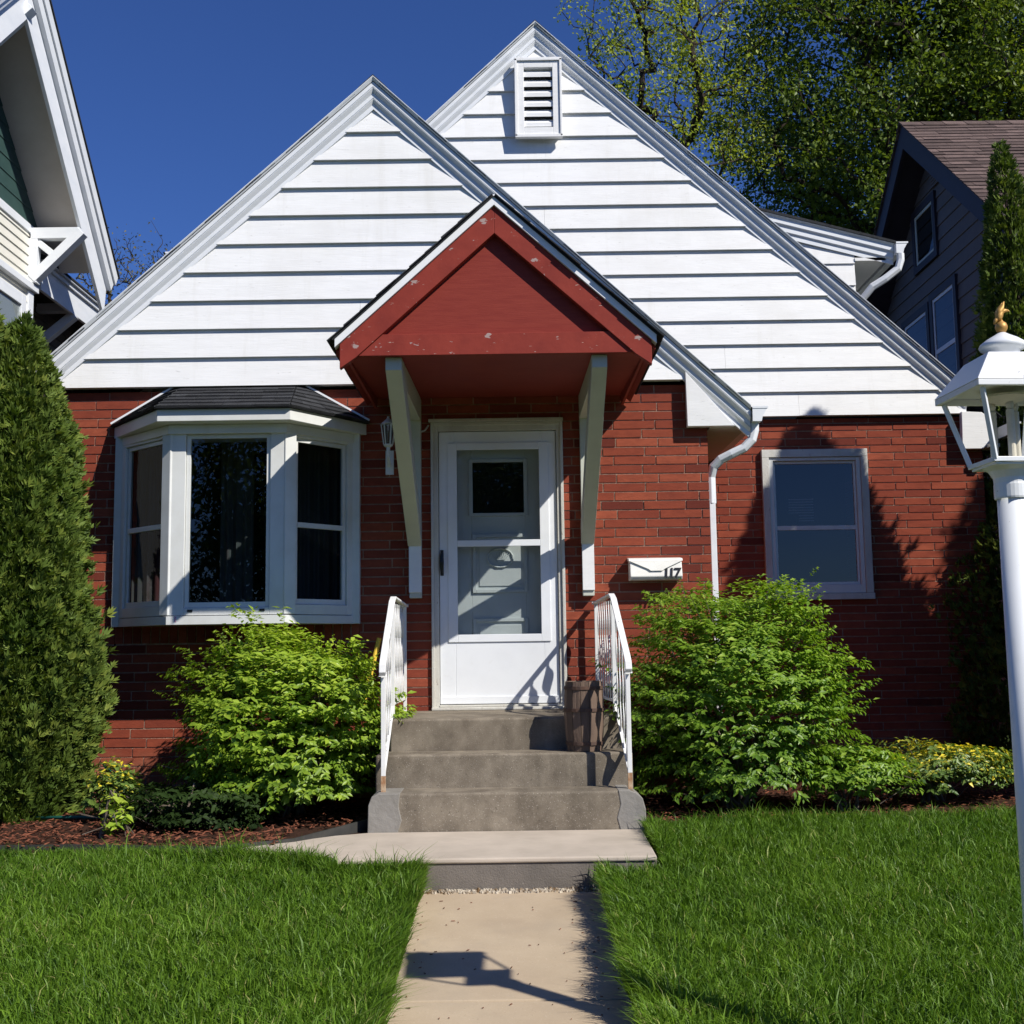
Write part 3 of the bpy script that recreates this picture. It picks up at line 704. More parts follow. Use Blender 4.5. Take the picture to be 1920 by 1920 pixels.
# ------------------------------------------------------------------ side window
wd = MB(); x0, x1, z0, z1 = 2.215, 3.15, 1.63, 2.96; y = YR
for a in ((x0, x0+.062, z0+.055, z1-.07), (x1-.062, x1, z0+.055, z1-.07), (x0, x1, z1-.069, z1), (x0-.005, x1+.01, z0, z0+.054)): wd.box(a[0], a[1], y-.045, y+.08, a[2], a[3])
wn = wd.build('window', 'casing', house, bevel=.003)
q = MB()
for a in ((x0+.064, x0+.10, z0+.057, z1-.071), (x1-.10, x1-.064, z0+.057, z1-.071), (x0+.10, x1-.10, z1-.10, z1-.071), (x0+.10, x1-.10, z0+.057, z0+.13)): q.box(a[0], a[1], y-.028, y+.06, a[2], a[3])
q.build('window_frame', 'frame', wn, bevel=.003)
q = MB(); zc = 2.265
for a in ((x0+.102, x0+.122, z0+.132, z1-.102), (x1-.122, x1-.102, z0+.132, z1-.102), (x0+.122, x1-.122, zc-.02, zc+.018), (x0+.122, x1-.122, z1-.125, z1-.102), (x0+.122, x1-.122, z0+.132, z0+.155)): q.box(a[0], a[1], y-.002, y+.03, a[2], a[3])
q.build('sash', 'frame', wn, bevel=.002)
q = MB(); q.quad((x0+.12, y+.013, z0+.14), (x1-.12, y+.013, z0+.14), (x1-.12, y+.013, z1-.11), (x0+.12, y+.013, z1-.11)); q.build('glass_pane', 'glassskyblue', wn)
q = MB(); q.box(x0+.1, x1-.1, y+.35, y+.36, z0, z1); q.build('room_interior', 'dark', wn)
q = MB()
for k in range(9):
    z = 2.53-k*.024; a = 2.47 if k < 6 else 2.56; q.box(a, 2.69, y+.10, y+.12, z-.003, z+.003)
q.build('blind_slats', 'blind', wn)

# ------------------------------------------------------------------ things on the facade
mb = thing('mailbox', (1.04, 8.6, 1.72), 'white enamel wall mailbox numbered 117 on the brick beside the canopy brace', 'mailbox')
q = MB(); q.prism_x([(8.648, 1.725), (8.52, 1.725), (8.50, 1.75), (8.53, 1.862), (8.648, 1.872)], .852, 1.230); q.build('box', 'mail', mb, bevel=.006)
q = MB(); q.hexa([(.845, 8.648, 1.872), (.845, 8.522, 1.863), (1.237, 8.522, 1.863), (1.237, 8.648, 1.872)], [(.845, 8.648, 1.896), (.845, 8.535, 1.882), (1.237, 8.535, 1.882), (1.237, 8.648, 1.896)])
fy = lambda z: 8.492+(z-1.75)*.27
pts = [(.852, 1.862), (.98, 1.805), (1.0, 1.79), (1.085, 1.79), (1.105, 1.805), (1.230, 1.862)]
q.hexa([(x, fy(z)+.003, z) for x, z in pts], [(x, fy(z)-.006, z) for x, z in pts])
q.build('lid', 'mail', mb, bevel=.002)
for ch, x in (('1', 1.082), ('1', 1.120), ('7', 1.162)):
    cu = bpy.data.curves.new('digit', 'FONT'); cu.body = ch; cu.size = .108; cu.extrude = .002; cu.offset = .0022; cu.shear = .10
    t = bpy.data.objects.new('digit_tmp', cu); C.objects.link(t)
    bpy.context.view_layer.update()
    me = bpy.data.meshes.new_from_object(t.evaluated_get(bpy.context.evaluated_depsgraph_get()))
    bpy.data.objects.remove(t); me.materials.clear(); me.materials.append(MT['black'])
    me.transform(Matrix.Translation(Vector((x, 8.4905, 1.737))-Vector((1.04, 8.6, 1.72))) @ Matrix.Rotation(rad(90-15), 4, 'X'))
    o = bpy.data.objects.new('digit', me); C.objects.link(o); o.parent = mb

wl = thing('wall_lantern', (-.9, 8.55, 2.6), 'small white carriage lantern on the brick, half hidden behind the canopy brace', 'wall lamp')
q = MB(); c = (-.905, 8.53, 0)
q.lathe((c[0], c[1], 2.90), [(.055, 0), (.048, .012), (.022, .035), (.008, .05), (.008, .06)], 10)
q.lathe((c[0], c[1], 2.74), [(.02, -.01), (.034, 0), (.034, .012)], 6)
for t in range(6):
    a = t*math.pi/3; q.bar((c[0]+.033*math.cos(a), c[1]+.033*math.sin(a), 2.75), (c[0]+.052*math.cos(a), c[1]+.052*math.sin(a), 2.90), .008)
q.build('cage', 'lampw', wl)
q = MB(); q.tube([(c[0], c[1], 2.73), (c[0], c[1], 2.66), (c[0]+.0, c[1]+.05, 2.60), (c[0], 8.64, 2.62)], .014, 8); q.box(c[0]-.03, c[0]+.03, 8.625, 8.648, 2.54, 2.72); q.build('bracket', 'lampw', wl)
q = MB(); q.lathe((c[0], c[1], 2.755), [(.026, 0), (.042, .14)], 8); q.build('glass', 'glass', wl)
cb = MB(); cb.tube([(-.73, 8.60, 2.95), (-.72, 8.58, 2.88), (-.68, 8.60, 2.85), (-.64, 8.62, 2.87), (-.615, 8.635, 2.91)], .007, 6)
tag(cb.build('cable', 'casing'), 'short off-white cable looping from the left canopy brace to the door frame', 'cable')

# ------------------------------------------------------------------ railings
def railing(xb, xf, side, label):
    """handrail along the platform, then down to the lower step; ornate pickets"""
    t = thing('railing', (xf, 7.1, .41), label, 'railing', 'iron railings beside the steps')
    X = lambda y: xf+(xb-xf)*(y-7.1)/(8.56-7.1)
    top = [(X(8.6), 8.60, 1.565), (X(7.75), 7.75, 1.590), (X(7.66), 7.66, 1.56), (X(7.14), 7.14, 1.19), (X(7.10), 7.10, 1.155), (X(7.09), 7.09, 1.115), (X(7.105), 7.105, 1.095)]
    q = MB()
    secs = []
    for i, pnt in enumerate(top):
        P = Vector(pnt); a = Vector(top[max(0, i-1)]); b = Vector(top[min(len(top)-1, i+1)]); d = (b-a).normalized(); sx = Vector((1, 0, 0)); u = sx.cross(d).normalized()
        secs.append(q.V(*[P+sx*i_*.020+u*j_*.007 for i_, j_ in ((-1,-1),(1,-1),(1,1),(-1,1))]))
    for a, b in zip(secs, secs[1:]):
        for k in range(4): q.F(a+k, a+(k+1) % 4, b+(k+1) % 4, b+k)
    q.F(*(secs[0]+k for k in range(4))); q.F(*(secs[-1]+k for k in (3, 2, 1, 0)))
    q.build('handrail', 'railw', t, bevel=.003)
    q = MB(); q.bar((X(7.14), 7.14, .50), (X(7.14), 7.14, 1.175), .026); q.build('post', 'railw', t, bevel=.002)
    q = MB(); q.bar((X(7.14), 7.14, .405), (X(7.14), 7.14, .5), .0262); q.build('post_foot', 'rust', t)
    q = MB(); q.bar((X(8.56), 8.56, .806), (X(8.56), 8.56, 1.56), .024); q.build('post', 'railw', t, bevel=.002)
    q = MB(); q.bar((X(7.7), 7.7, .806), (X(7.7), 7.7, 1.57), .024); q.build('post', 'railw', t, bevel=.002)
    q = MB(); q.bar((X(8.55), 8.55, .90), (X(7.71), 7.71, .90), .022, .014)
    q.bar((X(7.69), 7.69, .88), (X(7.15), 7.15, .50), .020, .014)
    q.build('bottom_rail', 'railw', t)
    # pickets: flat twisted bars that bulge and pinch
    for y in (8.45, 8.34, 8.23, 8.12, 8.01, 7.90, 7.80, 7.58, 7.46, 7.34, 7.24):
        q = MB(); zt_ = interp(y, (7.1, 7.66, 8.6), (1.155, 1.55, 1.56)); zb_ = .90 if y > 7.7 else .88-(7.69-y)*.70
        n = 26; L_ = []
        for i in range(n+1):
            z = zb_+(zt_-zb_)*i/n; ph = (z-.9)/.21*math.pi
            L_.append((z, .006+.030*abs(math.sin(ph))**1.5))
        b = q.V(*[(X(y)+sx*.003, y+sy*w, z) for z, w in L_ for sx, sy in ((-1,-1),(1,-1),(1,1),(-1,1))])
        for i in range(n):
            for k in range(4): q.F(b+4*i+k, b+4*i+(k+1) % 4, b+4*i+4+(k+1) % 4, b+4*i+4+k)
        q.build('picket', 'railw', t)
    return t
railing(-.79, -.79, -1, 'white iron railing with bulging pickets on the left of the steps, beside the yellow handle')
railing(.60, .685, 1, 'white iron railing on the right of the steps, overgrown by the big shrub')

# barrel planter on the steps
bp = thing('barrel_planter', (.435, 7.463, .606), 'weathered wooden barrel planter with rusty hoops standing on the right of the steps', 'planter')
q = MB(); c = (.435, 7.463)
NS = 14
for k in range(NS):
    a0, a1 = 2*math.pi*k/NS+.012, 2*math.pi*(k+1)/NS-.012; q.rv = random.random()
    pf = [(.108, .607), (.120, .72), (.126, .83), (.123, .93), (.115, 1.035)]
    b = q.V(*[(c[0]+(r-dr)*math.cos(a), c[1]+(r-dr)*math.sin(a), z) for r, z in pf for a, dr in ((a0, 0), (a1, 0), (a1, .014), (a0, .014))])
    for i in range(len(pf)-1):
        for j in range(4): q.F(b+4*i+j, b+4*i+(j+1) % 4, b+4*i+4+(j+1) % 4, b+4*i+4+j)
    q.F(b+16, b+17, b+18, b+19)
q.build('stave', 'wood', bp)
for z, r in ((.655, .1155), (.995, .121), (.86, .1275)):
    q = MB(); q.lathe((c[0], c[1], z), [(r, -.010), (r+.003, -.010), (r+.003, .010), (r, .010)], 28); q.build('hoop', 'hoop', bp)
q = MB(); q.lathe((c[0], c[1], .64), [(.105, 0), (.105, .36)], 20); q.build('soil_fill', 'mulch', bp)

q = MB(); q.tube([(-1.13, 8.22, .55), (-.955, 8.38, 1.33)], [.017, .017], 10)
tag(q.build('tool_handle', 'yellow'), 'yellow tool handle leaning behind the left railing', 'tool')
q = MB(); hp = []
for i in range(26):
    t = i/25; hp.append((-2.85+t*.62, 8.25-.08*math.sin(t*3), .50-.28*t**.6+.02*math.sin(9*t)))
q.tube(hp, .011, 8); q.tube([(-3.1, 7.75, .20), (-2.8, 7.7, .21), (-2.55, 7.72, .20), (-2.3, 7.85, .20)], .011, 8)
tag(q.build('garden_hose', 'hose', smooth=True), 'dark green garden hose coming out from behind the left arborvitae', 'hose')
q = MB()
ep = [(-3.9, 6.68), (-2.4, 6.64), (-1.66, 6.50), (-1.25, 6.75), (-.885, 7.18)]
for a, b in zip(ep, ep[1:]): q.bar((*a, .165), (*b, .165 if b[0] < -1 else .205), .012, .08)
tag(q.build('bed_edging', 'edging'), 'black plastic landscape edging bordering the left mulch bed', 'edging')

# ------------------------------------------------------------------ lamp post
lp = thing('lamp_post', (1.436, 3.35, -.11), 'white lamp post with an open lantern and gold eagle finial on the right lawn', 'lamp post')
X, Y = 1.436, 3.35
q = MB(); q.lathe((X, Y, 0), [(.041, -.2), (.041, 1.68)], 28); q.build('pole', 'lampw', lp, smooth=False)
for pl_ in lp.children[0].data.polygons: pl_.use_smooth = len(pl_.vertices) == 4
q = MB(); q.lathe((X, Y, 0), [(.0465, 1.655), (.048, 1.660), (.048, 1.695), (.047, 1.70), (.048, 1.715), (.060, 1.735), (.075, 1.745)], 28); q.build('fitter', 'lampw', lp)
for pl_ in lp.children[1].data.polygons: pl_.use_smooth = len(pl_.vertices) == 4
M = Matrix.Translation((X, Y, 0)) @ Matrix.Rotation(rad(3), 4, 'Z')
q = MB(); q.M = M
q.box(-.078, .078, -.078, .078, 1.745, 1.752)
for i in (-1, 1):
    q.box(-.086, .086, i*.08-.006, i*.08+.006, 1.7525, 1.766); q.box(i*.08-.006, i*.08+.006, -.0735, .0735, 1.7525, 1.766)
    for j in (-1, 1): q.bar((i*.080, j*.080, 1.76), (i*.128, j*.128, 1.955), .013)
lan = q.build('lantern_frame', 'lampw', lp, bevel=.0015)
q = MB(); q.M = M
z0_, z1_ = 1.957, 1.975; w = .148
for i in (-1, 1): q.box(-w, w, i*(w-.008)-.008, i*(w-.008)+.008, z0_, z1_); q.box(i*(w-.008)-.008, i*(w-.008)+.008, -w+.016, w-.016, z0_, z1_)
a, b = .150, .082
q.hexa([(-a,-a,z1_+.0005),(a,-a,z1_+.0005),(a,a,z1_+.0005),(-a,a,z1_+.0005)], [(-b,-b,2.068),(b,-b,2.068),(b,b,2.068),(-b,b,2.068)])
q.build('lantern_roof', 'lamptop', lp, bevel=.002)
q = MB(); q.lathe((X, Y, 2.069), [(.046, 0), (.047, .022), (.062, .026), (.066, .034), (.062, .042), (.045, .055), (.022, .068), (.010, .076)], 28)
o = q.build('cap', 'lampw', lp)
for pl_ in o.data.polygons: pl_.use_smooth = len(pl_.vertices) == 4
for dx, dy in ((0, -.02), (.034, .02), (-.030, .028)):
    q = MB(); q.M = M; q.lathe((dx, dy, 1.753), [(.017, 0), (.017, .012), (.011, .014), (.011, .16)], 12); q.lathe((dx, dy, 1.915), [(.008, 0), (.012, .012), (.006, .03), (.001, .04)], 10); q.build('candle', 'candle', lp)
q = MB(); q.M = M; q.lathe((0, 0, 1.93), [(.012, 0), (.07, .018), (.07, .024)], 20); q.build('reflector', 'candle', lp)
# eagle finial: ball, body, raised wings, head with beak
q = MB(); z = 2.145
q.lathe((X, Y, z), [(.006, -.002), (.013, .003), (.017, .012), (.0175, .018), (.014, .028), (.006, .034), (.005, .038)], 16)
q.tube([(X-.004, Y, z+.034), (X-.006, Y, z+.044), (X-.002, Y, z+.054), (X+.004, Y, z+.062), (X+.012, Y-.001, z+.066), (X+.020, Y-.001, z+.066)], [.006, .010, .010, .007, .006, .004], 10)
q.tube([(X+.019, Y-.001, z+.067), (X+.027, Y-.001, z+.063)], [.004, .001], 8)
wp = [(-.009, .038), (.001, .042), (.005, .052), (.007, .064), (.0085, .078), (.009, .092), (.004, .086), (-.003, .079), (-.009, .071), (-.014, .060), (-.014, .048)]
for sg in (-1, 1):
    q.hexa([(X+px, Y+sg*(.001+(pz-.04)*.06), z+pz) for px, pz in wp], [(X+px, Y+sg*(.005+(pz-.04)*.10), z+pz) for px, pz in wp])
q.tube([(X-.008, Y, z+.046), (X-.016, Y, z+.036), (X-.020, Y, z+.026)], [.006, .006, .003], 8)
o = q.build('eagle_finial', 'gold', lp, smooth=True)
lp.location = (1.436*1.045+.003, 3.35*1.045, (-.11-1.25)*1.045+1.25); lp.scale = (1.045,)*3

# ------------------------------------------------------------------ neighbours
def lapsiding_x(q, X, y0, y1, z0, z1, course, sg, clip=None, t=.018):
    """lap siding on a wall of constant X, facing sg*X"""
    z = z0
    while z < z1-.01:
        zt_ = min(z+course, z1)
        a, b = (y0, y1) if clip is None else clip(z); a1, b1 = (y0, y1) if clip is None else clip(zt_)
        if b-a > .02:
            if b1 < a1: a1 = b1 = (a1+b1)/2
            q.hexa([(X, a, z), (X+sg*t, a, z), (X+sg*t, b, z), (X, b, z)], [(X, a1, zt_+.006), (X+sg*.003, a1, zt_+.006), (X+sg*.003, b1, zt_+.006), (X, b1, zt_+.006)])
        z = zt_
# white house on the left, gable facing us
nl = thing('white_house', (-7, 10.6, .17), 'tall white and cream house with wide bracketed eaves, left of the cottage', 'house')
AY, AZ, S = 10.62, 7.86, .985; XW, XR = -5.1, -4.58
RZ = lambda y: AZ-S*abs(y-AY)          # roof top line
q = MB(); lapsiding_x(q, XW, 9.08, 12.15, .15, 5.70, .102, 1)
q.box(-11, XW-.001, 9.1, 12.15, .1, 5.9); q.build('wall', 'cream', nl)
q = MB(); lapsiding_x(q, XW, 9.08, 12.15, 5.80, 7.5, .16, 1, clip=lambda z: (AY-(AZ-.40-z)/S, AY+(AZ-.40-z)/S), t=.012); q.build('gable_wall', 'greens', nl)
q = MB(); q.box(XW, XW+.03, 9.07, 12.17, 5.70, 5.79); q.box(XW, XW+.07, 9.05, 12.2, 5.08, 5.15); q.box(XW, XW+.035, 12.03, 12.155, .1, 5.07); q.box(XW, XW+.03, 12.04, 12.155, 5.155, 5.695)
q.build('trim_board', 'trim', nl, bevel=.004)
kk = math.sqrt(1+S*S)
for sg in (-1, 1):
    ye = AY+sg*2.34; zA, zE = AZ, RZ(ye)
    q = MB(); h = .05*kk   # roof slab
    yr = AY+sg*2.06; zR = RZ(yr); ys_ = AY+sg*2.02; zS = RZ(ys_)
    q.hexa([(-11, AY, zA-h), (XR, AY, zA-h), (XR, yr, zR-h), (-11, yr, zR-h)], [(-11, AY, zA), (XR, AY, zA), (XR, yr, zR), (-11, yr, zR)]); q.build('roof', 'shingle', nl)
    q = MB()   # sloped soffit
    d0, d1 = .42, .40
    q.hexa([(XW-.2, AY, zA-d0), (XR-.03, AY, zA-d0), (XR-.03, ys_, zS-d0), (XW-.2, ys_, zS-d0)], [(XW-.2, AY, zA-d1+.02), (XR-.03, AY, zA-d1+.02), (XR-.03, ys_, zS-d1+.02), (XW-.2, ys_, zS-d1+.02)]); q.build('soffit', 'soffit', nl)
    q = MB()   # bargeboard, crown and cap strip
    q.hexa([(XR-.04, AY, zA-.56), (XR, AY, zA-.56), (XR, ye-sg*.05, zE-.56+.05), (XR-.04, ye-sg*.05, zE-.56+.05)], [(XR-.04, AY, zA-.20), (XR, AY, zA-.20), (XR, ye, zE-.20), (XR-.04, ye, zE-.20)])
    q.build('bargeboard', 'trim', nl, bevel=.004)
    q = MB()
    q.hexa([(XR-.02, AY, zA-.199), (XR+.05, AY, zA-.199), (XR+.05, ye+sg*.02, zE-.199), (XR-.02, ye+sg*.02, zE-.199)], [(XR-.02, AY, zA-.11), (XR+.07, AY, zA-.11), (XR+.07, ye+sg*.03, zE-.13), (XR-.02, ye+sg*.03, zE-.13)])
    q.hexa([(XR-.02, AY, zA-.108), (XR+.09, AY, zA-.108), (XR+.09, ye+sg*.05, zE-.128), (XR-.02, ye+sg*.05, zE-.128)], [(XR-.02, AY, zA-.02), (XR+.11, AY, zA-.02), (XR+.11, ye+sg*.06, zE-.04), (XR-.02, ye+sg*.06, zE-.04)])
    q.build('crown_trim', 'trim', nl)
    q = MB(); q.hexa([(XR-.02, AY, zA-.018), (XR+.125, AY, zA-.018), (XR+.125, ye+sg*.08, zE-.045), (XR-.02, ye+sg*.08, zE-.045)], [(XR-.02, AY, zA+.01), (XR+.125, AY, zA+.01), (XR+.125, ye+sg*.08, zE-.02), (XR-.02, ye+sg*.08, zE-.02)]); q.build('drip_edge', 'shingle', nl)
def knee(Y, zt_, zb_, name='eave_bracket'):
    q = MB(); w = .10
    q.box(XW, XR+.02, Y-w/2, Y+w/2, zt_-.12, zt_)
    q.box(XW+.002, XW+.10, Y-w/2-.001, Y+w/2+.001, zb_, zt_-.12)
    q.bar((XW+.05, Y, zb_+.04), (XR+.04, Y, zt_-.04), w*.98, .12, up=(0, 1, 0))
    q.bar((XW+.08, Y+.002, zt_-.14), (XW+.30, Y+.002, zb_+.28), .07, .07, up=(0, 1, 0))
    return q.build(name, 'trim', nl, bevel=.004)
knee(12.09, 5.76, 5.16)
knee(AY, 7.46, 6.9)
knee(9.15, 5.76, 5.16)
# rear wing: low eave with bracket and brown wall
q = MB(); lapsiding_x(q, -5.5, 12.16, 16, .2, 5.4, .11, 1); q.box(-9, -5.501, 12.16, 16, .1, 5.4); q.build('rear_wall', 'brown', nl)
q = MB(); q.box(-5.09, -5.05, 12.3, 16.2, 5.16, 5.42); q.box(-5.09, -5.02, 12.28, 16.2, 5.421, 5.47); q.box(-5.12, -4.99, 12.27, 16.2, 5.471, 5.49)
q.box(-5.5, -5.09, 12.31, 12.34, 5.2, 5.42); q.build('rear_fascia', 'trim', nl, bevel=.004)
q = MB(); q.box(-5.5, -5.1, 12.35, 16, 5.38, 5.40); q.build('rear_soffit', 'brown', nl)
q = MB(); q.hexa([(-9, 12.2, 5.492), (-4.98, 12.2, 5.492), (-4.98, 16.2, 5.492), (-9, 16.2, 5.492)], [(-9, 12.2, 6.6), (-4.98, 12.2, 5.515), (-4.98, 16.2, 5.515), (-9, 16.2, 6.6)]); q.build('rear_roof', 'shingle', nl)
q = MB(); q.bar((-5.06, 13.3, 5.17), (-5.5, 13.3, 4.80), .10, .10, up=(0, 1, 0)); q.box(-5.5, -5.06, 13.25, 13.35, 5.20, 5.30); q.build('eave_bracket', 'trim', nl, bevel=.004)
for y0, y1, z0, z1 in ((10.9, 11.95, 3.5, 4.98), (9.3, 10.5, 3.5, 4.98)):
    q = MB()
    for a in ((y0, y0+.11, z0, z1), (y1-.11, y1, z0, z1), (y0+.11, y1-.11, z1-.12, z1), (y0-.03, y1+.03, z0-.05, z0)): q.box(XW-.05, XW+.045, a[0], a[1], a[2], a[3])
    w_ = q.build('window', 'trim', nl, bevel=.004)
    q = MB(); q.quad((XW+.022, y0+.11, z0), (XW+.022, y1-.11, z0), (XW+.022, y1-.11, z1-.12), (XW+.022, y0+.11, z1-.12)); q.build('glass_pane', 'glass', w_)
    q = MB(); n = 40; b = q.V(*[(XW+.019, 0, 0)]*0) if 0 else None
    b = q.V(*[(XW+.0195+.0*i, y0+.11+(y1-y0-.22)*i/n, z) for i in range(n+1) for z in (z0, z1-.12)])
    for i in range(n): q.F(b+2*i, b+2*i+2, b+2*i+3, b+2*i+1)
    q.build('curtain', 'blind', w_)

# grey house on the right, gable facing us
nr = thing('grey_house', (9, 15.6, .17), 'dark grey-sided house with brown shingle roof and navy trim, right of the cottage', 'house')
AY, AZ, S = 15.62, 8.42, .825; XW, XR = 5.9, 5.5
RZ = lambda y: AZ-S*abs(y-AY)
q = MB(); lapsiding_x(q, XW, 13.55, 20, .1, 8.1, .20, -1, clip=lambda z: (max(13.55, AY-(AZ-.3-z)/S), min(20., AY+(AZ-.3-z)/S)), t=.02)
q.prism_x([(13.56, .1), (20, .1), (20, 4.7), (AY, AZ-.3), (13.56, RZ(13.56)-.3)], XW+.001, 14)
q.build('wall', 'greyside', nr)
q = MB(); q.box(XW-.03, XW+.1, 13.50, 13.62, .1, 6.3); q.build('corner_board', 'navy', nr)
for sg, ye in ((-1, 12.70), (1, 19.6)):
    zA, zE = AZ, RZ(ye)
    q = MB(); q.hexa([(XR, AY, zA-.36), (XR+.05, AY, zA-.36), (XR+.05, ye, zE-.30), (XR, ye, zE-.30)], [(XR, AY, zA-.01), (XR+.05, AY, zA-.01), (XR+.05, ye, zE-.01), (XR, ye, zE-.01)]); q.build('bargeboard', 'navy', nr)
    q = MB(); q.hexa([(XR+.051, AY, zA-.30), (14.2, AY, zA-.30), (14.2, ye, zE-.28), (XR+.051, ye, zE-.28)], [(XR+.051, AY, zA-.02), (14.2, AY, zA-.02), (14.2, ye, zE-.02), (XR+.051, ye, zE-.02)]); q.build('soffit', 'navy', nr)
q = MB(); q.box(XR+.02, 14.2, 12.62, 12.72, 5.72, 5.99); q.build('gutter', 'navy', nr)
q = MB(); r = random.Random(3); k = math.sqrt(1+S*S)
for sg, ye in ((-1, 12.60), (1, 19.7)):
    L_ = abs(ye-AY)*k; d = Vector((0, sg/k, -S/k)); n = Vector((0, S*sg/k, 1/k)); A = Vector((0, AY, AZ)); c = 0
    while L_-c*.14 > 0:
        u1 = L_+.02-c*.14; u0 = max(0, u1-.16); x = XR-.03+r.uniform(0, .2); xs_ = [XR-.03]
        while x < 14.2: xs_.append(x) if x > XR+.05 else None; x += r.uniform(.24, .42)
        xs_.append(14.25)
        for a, b in zip(xs_, xs_[1:]):
            q.rv = r.random(); t = .016+r.uniform(.002, .010); du = r.uniform(-.006, .006)
            P = lambda u, xx, h: A+d*u+n*h+Vector((xx, 0, 0))
            q.hexa([P(u0, a, 0), P(u1+du, a, 0), P(u1+du, b-.004, 0), P(u0, b-.004, 0)][::-sg], [P(u0, a, .010), P(u1+du, a, t), P(u1+du, b-.004, t), P(u0, b-.004, .010)][::-sg])
        c += 1
x = XR-.04
while x < 14.2:
    q.rv = r.random()
    for sg in (-1, 1): q.hexa([(x, AY, AZ+.018), (x+.32, AY, AZ+.012), (x+.32, AY+sg*.13, AZ-.085), (x, AY+sg*.13, AZ-.08)], [(x, AY, AZ+.034), (x+.32, AY, AZ+.028), (x+.32, AY+sg*.13, AZ-.07), (x, AY+sg*.13, AZ-.062)])
    x += .30
q.build('roof', 'shingle2', nr)
for y0, y1, z0, z1, nm in ((15.53, 16.45, 6.50, 7.42, 1), (15.98, 17.1, 4.35, 5.98, 2), (14.95, 15.93, 4.35, 6.05, 3)):
    q = MB(); t = .10
    for a in ((y0, y0+t, z0, z1), (y1-t, y1, z0, z1), (y0+t, y1-t, z1-t, z1), (y0+t, y1-t, z0, z0+t)): q.box(XW-.05, XW+.05, a[0], a[1], a[2], a[3])
    w_ = q.build('window', 'navy', nr)
    q = MB(); y0 += t; y1 -= t; z0 += t; z1 -= t; t = .045
    sides = [(y0, y0+t, z0, z1), (y1-t, y1, z0, z1), (y0+t, y1-t, z1-t, z1), (y0+t, y1-t, z0, z0+t)]
    if nm > 1: sides.append((y0+t, y1-t, (z0+z1)/2-.03, (z0+z1)/2+.03))
    for a in sides: q.box(XW-.035, XW-.02, a[0], a[1], a[2], a[3])
    q.build('sash', 'trim' if nm > 1 else 'brace', w_)
    q = MB(); q.quad((XW-.024, y0, z0), (XW-.024, y1, z0), (XW-.024, y1, z1), (XW-.024, y0, z1)); q.build('glass_pane', 'glassskyblue', w_)
q = MB()
for k in range(7): q.box(XW-.05, XW-.02, 15.36+.0, 15.62, 7.52+k*.045, 7.54+k*.045)
q.box(XW-.04, XW-.022, 15.33, 15.65, 7.48, 7.86); q.build('gable_vent', 'greyside', nr)

# ------------------------------------------------------------------ vegetation
def unit(v): return v/np.maximum(np.linalg.norm(v, axis=-1, keepdims=True), 1e-9)
def leaves(P, D, size, wid=.45, fold=.25, rnd=None, Nrm=None):
    """diamond leaves folded along the midrib: base P, direction D, length size"""
    n = len(P); D = unit(D)
    if Nrm is None: Nrm = unit(rng.normal(size=(n, 3))*.6+np.array([0, 0, 1.]))
    S_ = unit(np.cross(D, Nrm)); U_ = np.cross(S_, D)
    s = np.asarray(size).reshape(-1, 1)*np.ones((n, 1))
    m = P+D*s*.45
    V_ = np.stack([P, m+S_*s*wid*.5+U_*s*fold*wid, P+D*s-U_*s*.08, m-S_*s*wid*.5+U_*s*fold*wid], 1).reshape(-1, 3)
    b = np.arange(n)[:, None]*4
    F_ = np.concatenate([b+np.array([0, 1, 2]), b+np.array([0, 2, 3])], 1).reshape(-1, 3)
    if rnd is None: rnd = rng.random(n)
    return V_, F_, np.repeat(rnd, 4)
def join(parts):
    V_, F_, R_, o = [], [], [], 0
    for v, f, r_ in parts: V_.append(v); F_.append(f+o); R_.append(r_); o += len(v)
    return np.concatenate(V_), np.concatenate(F_), np.concatenate(R_)

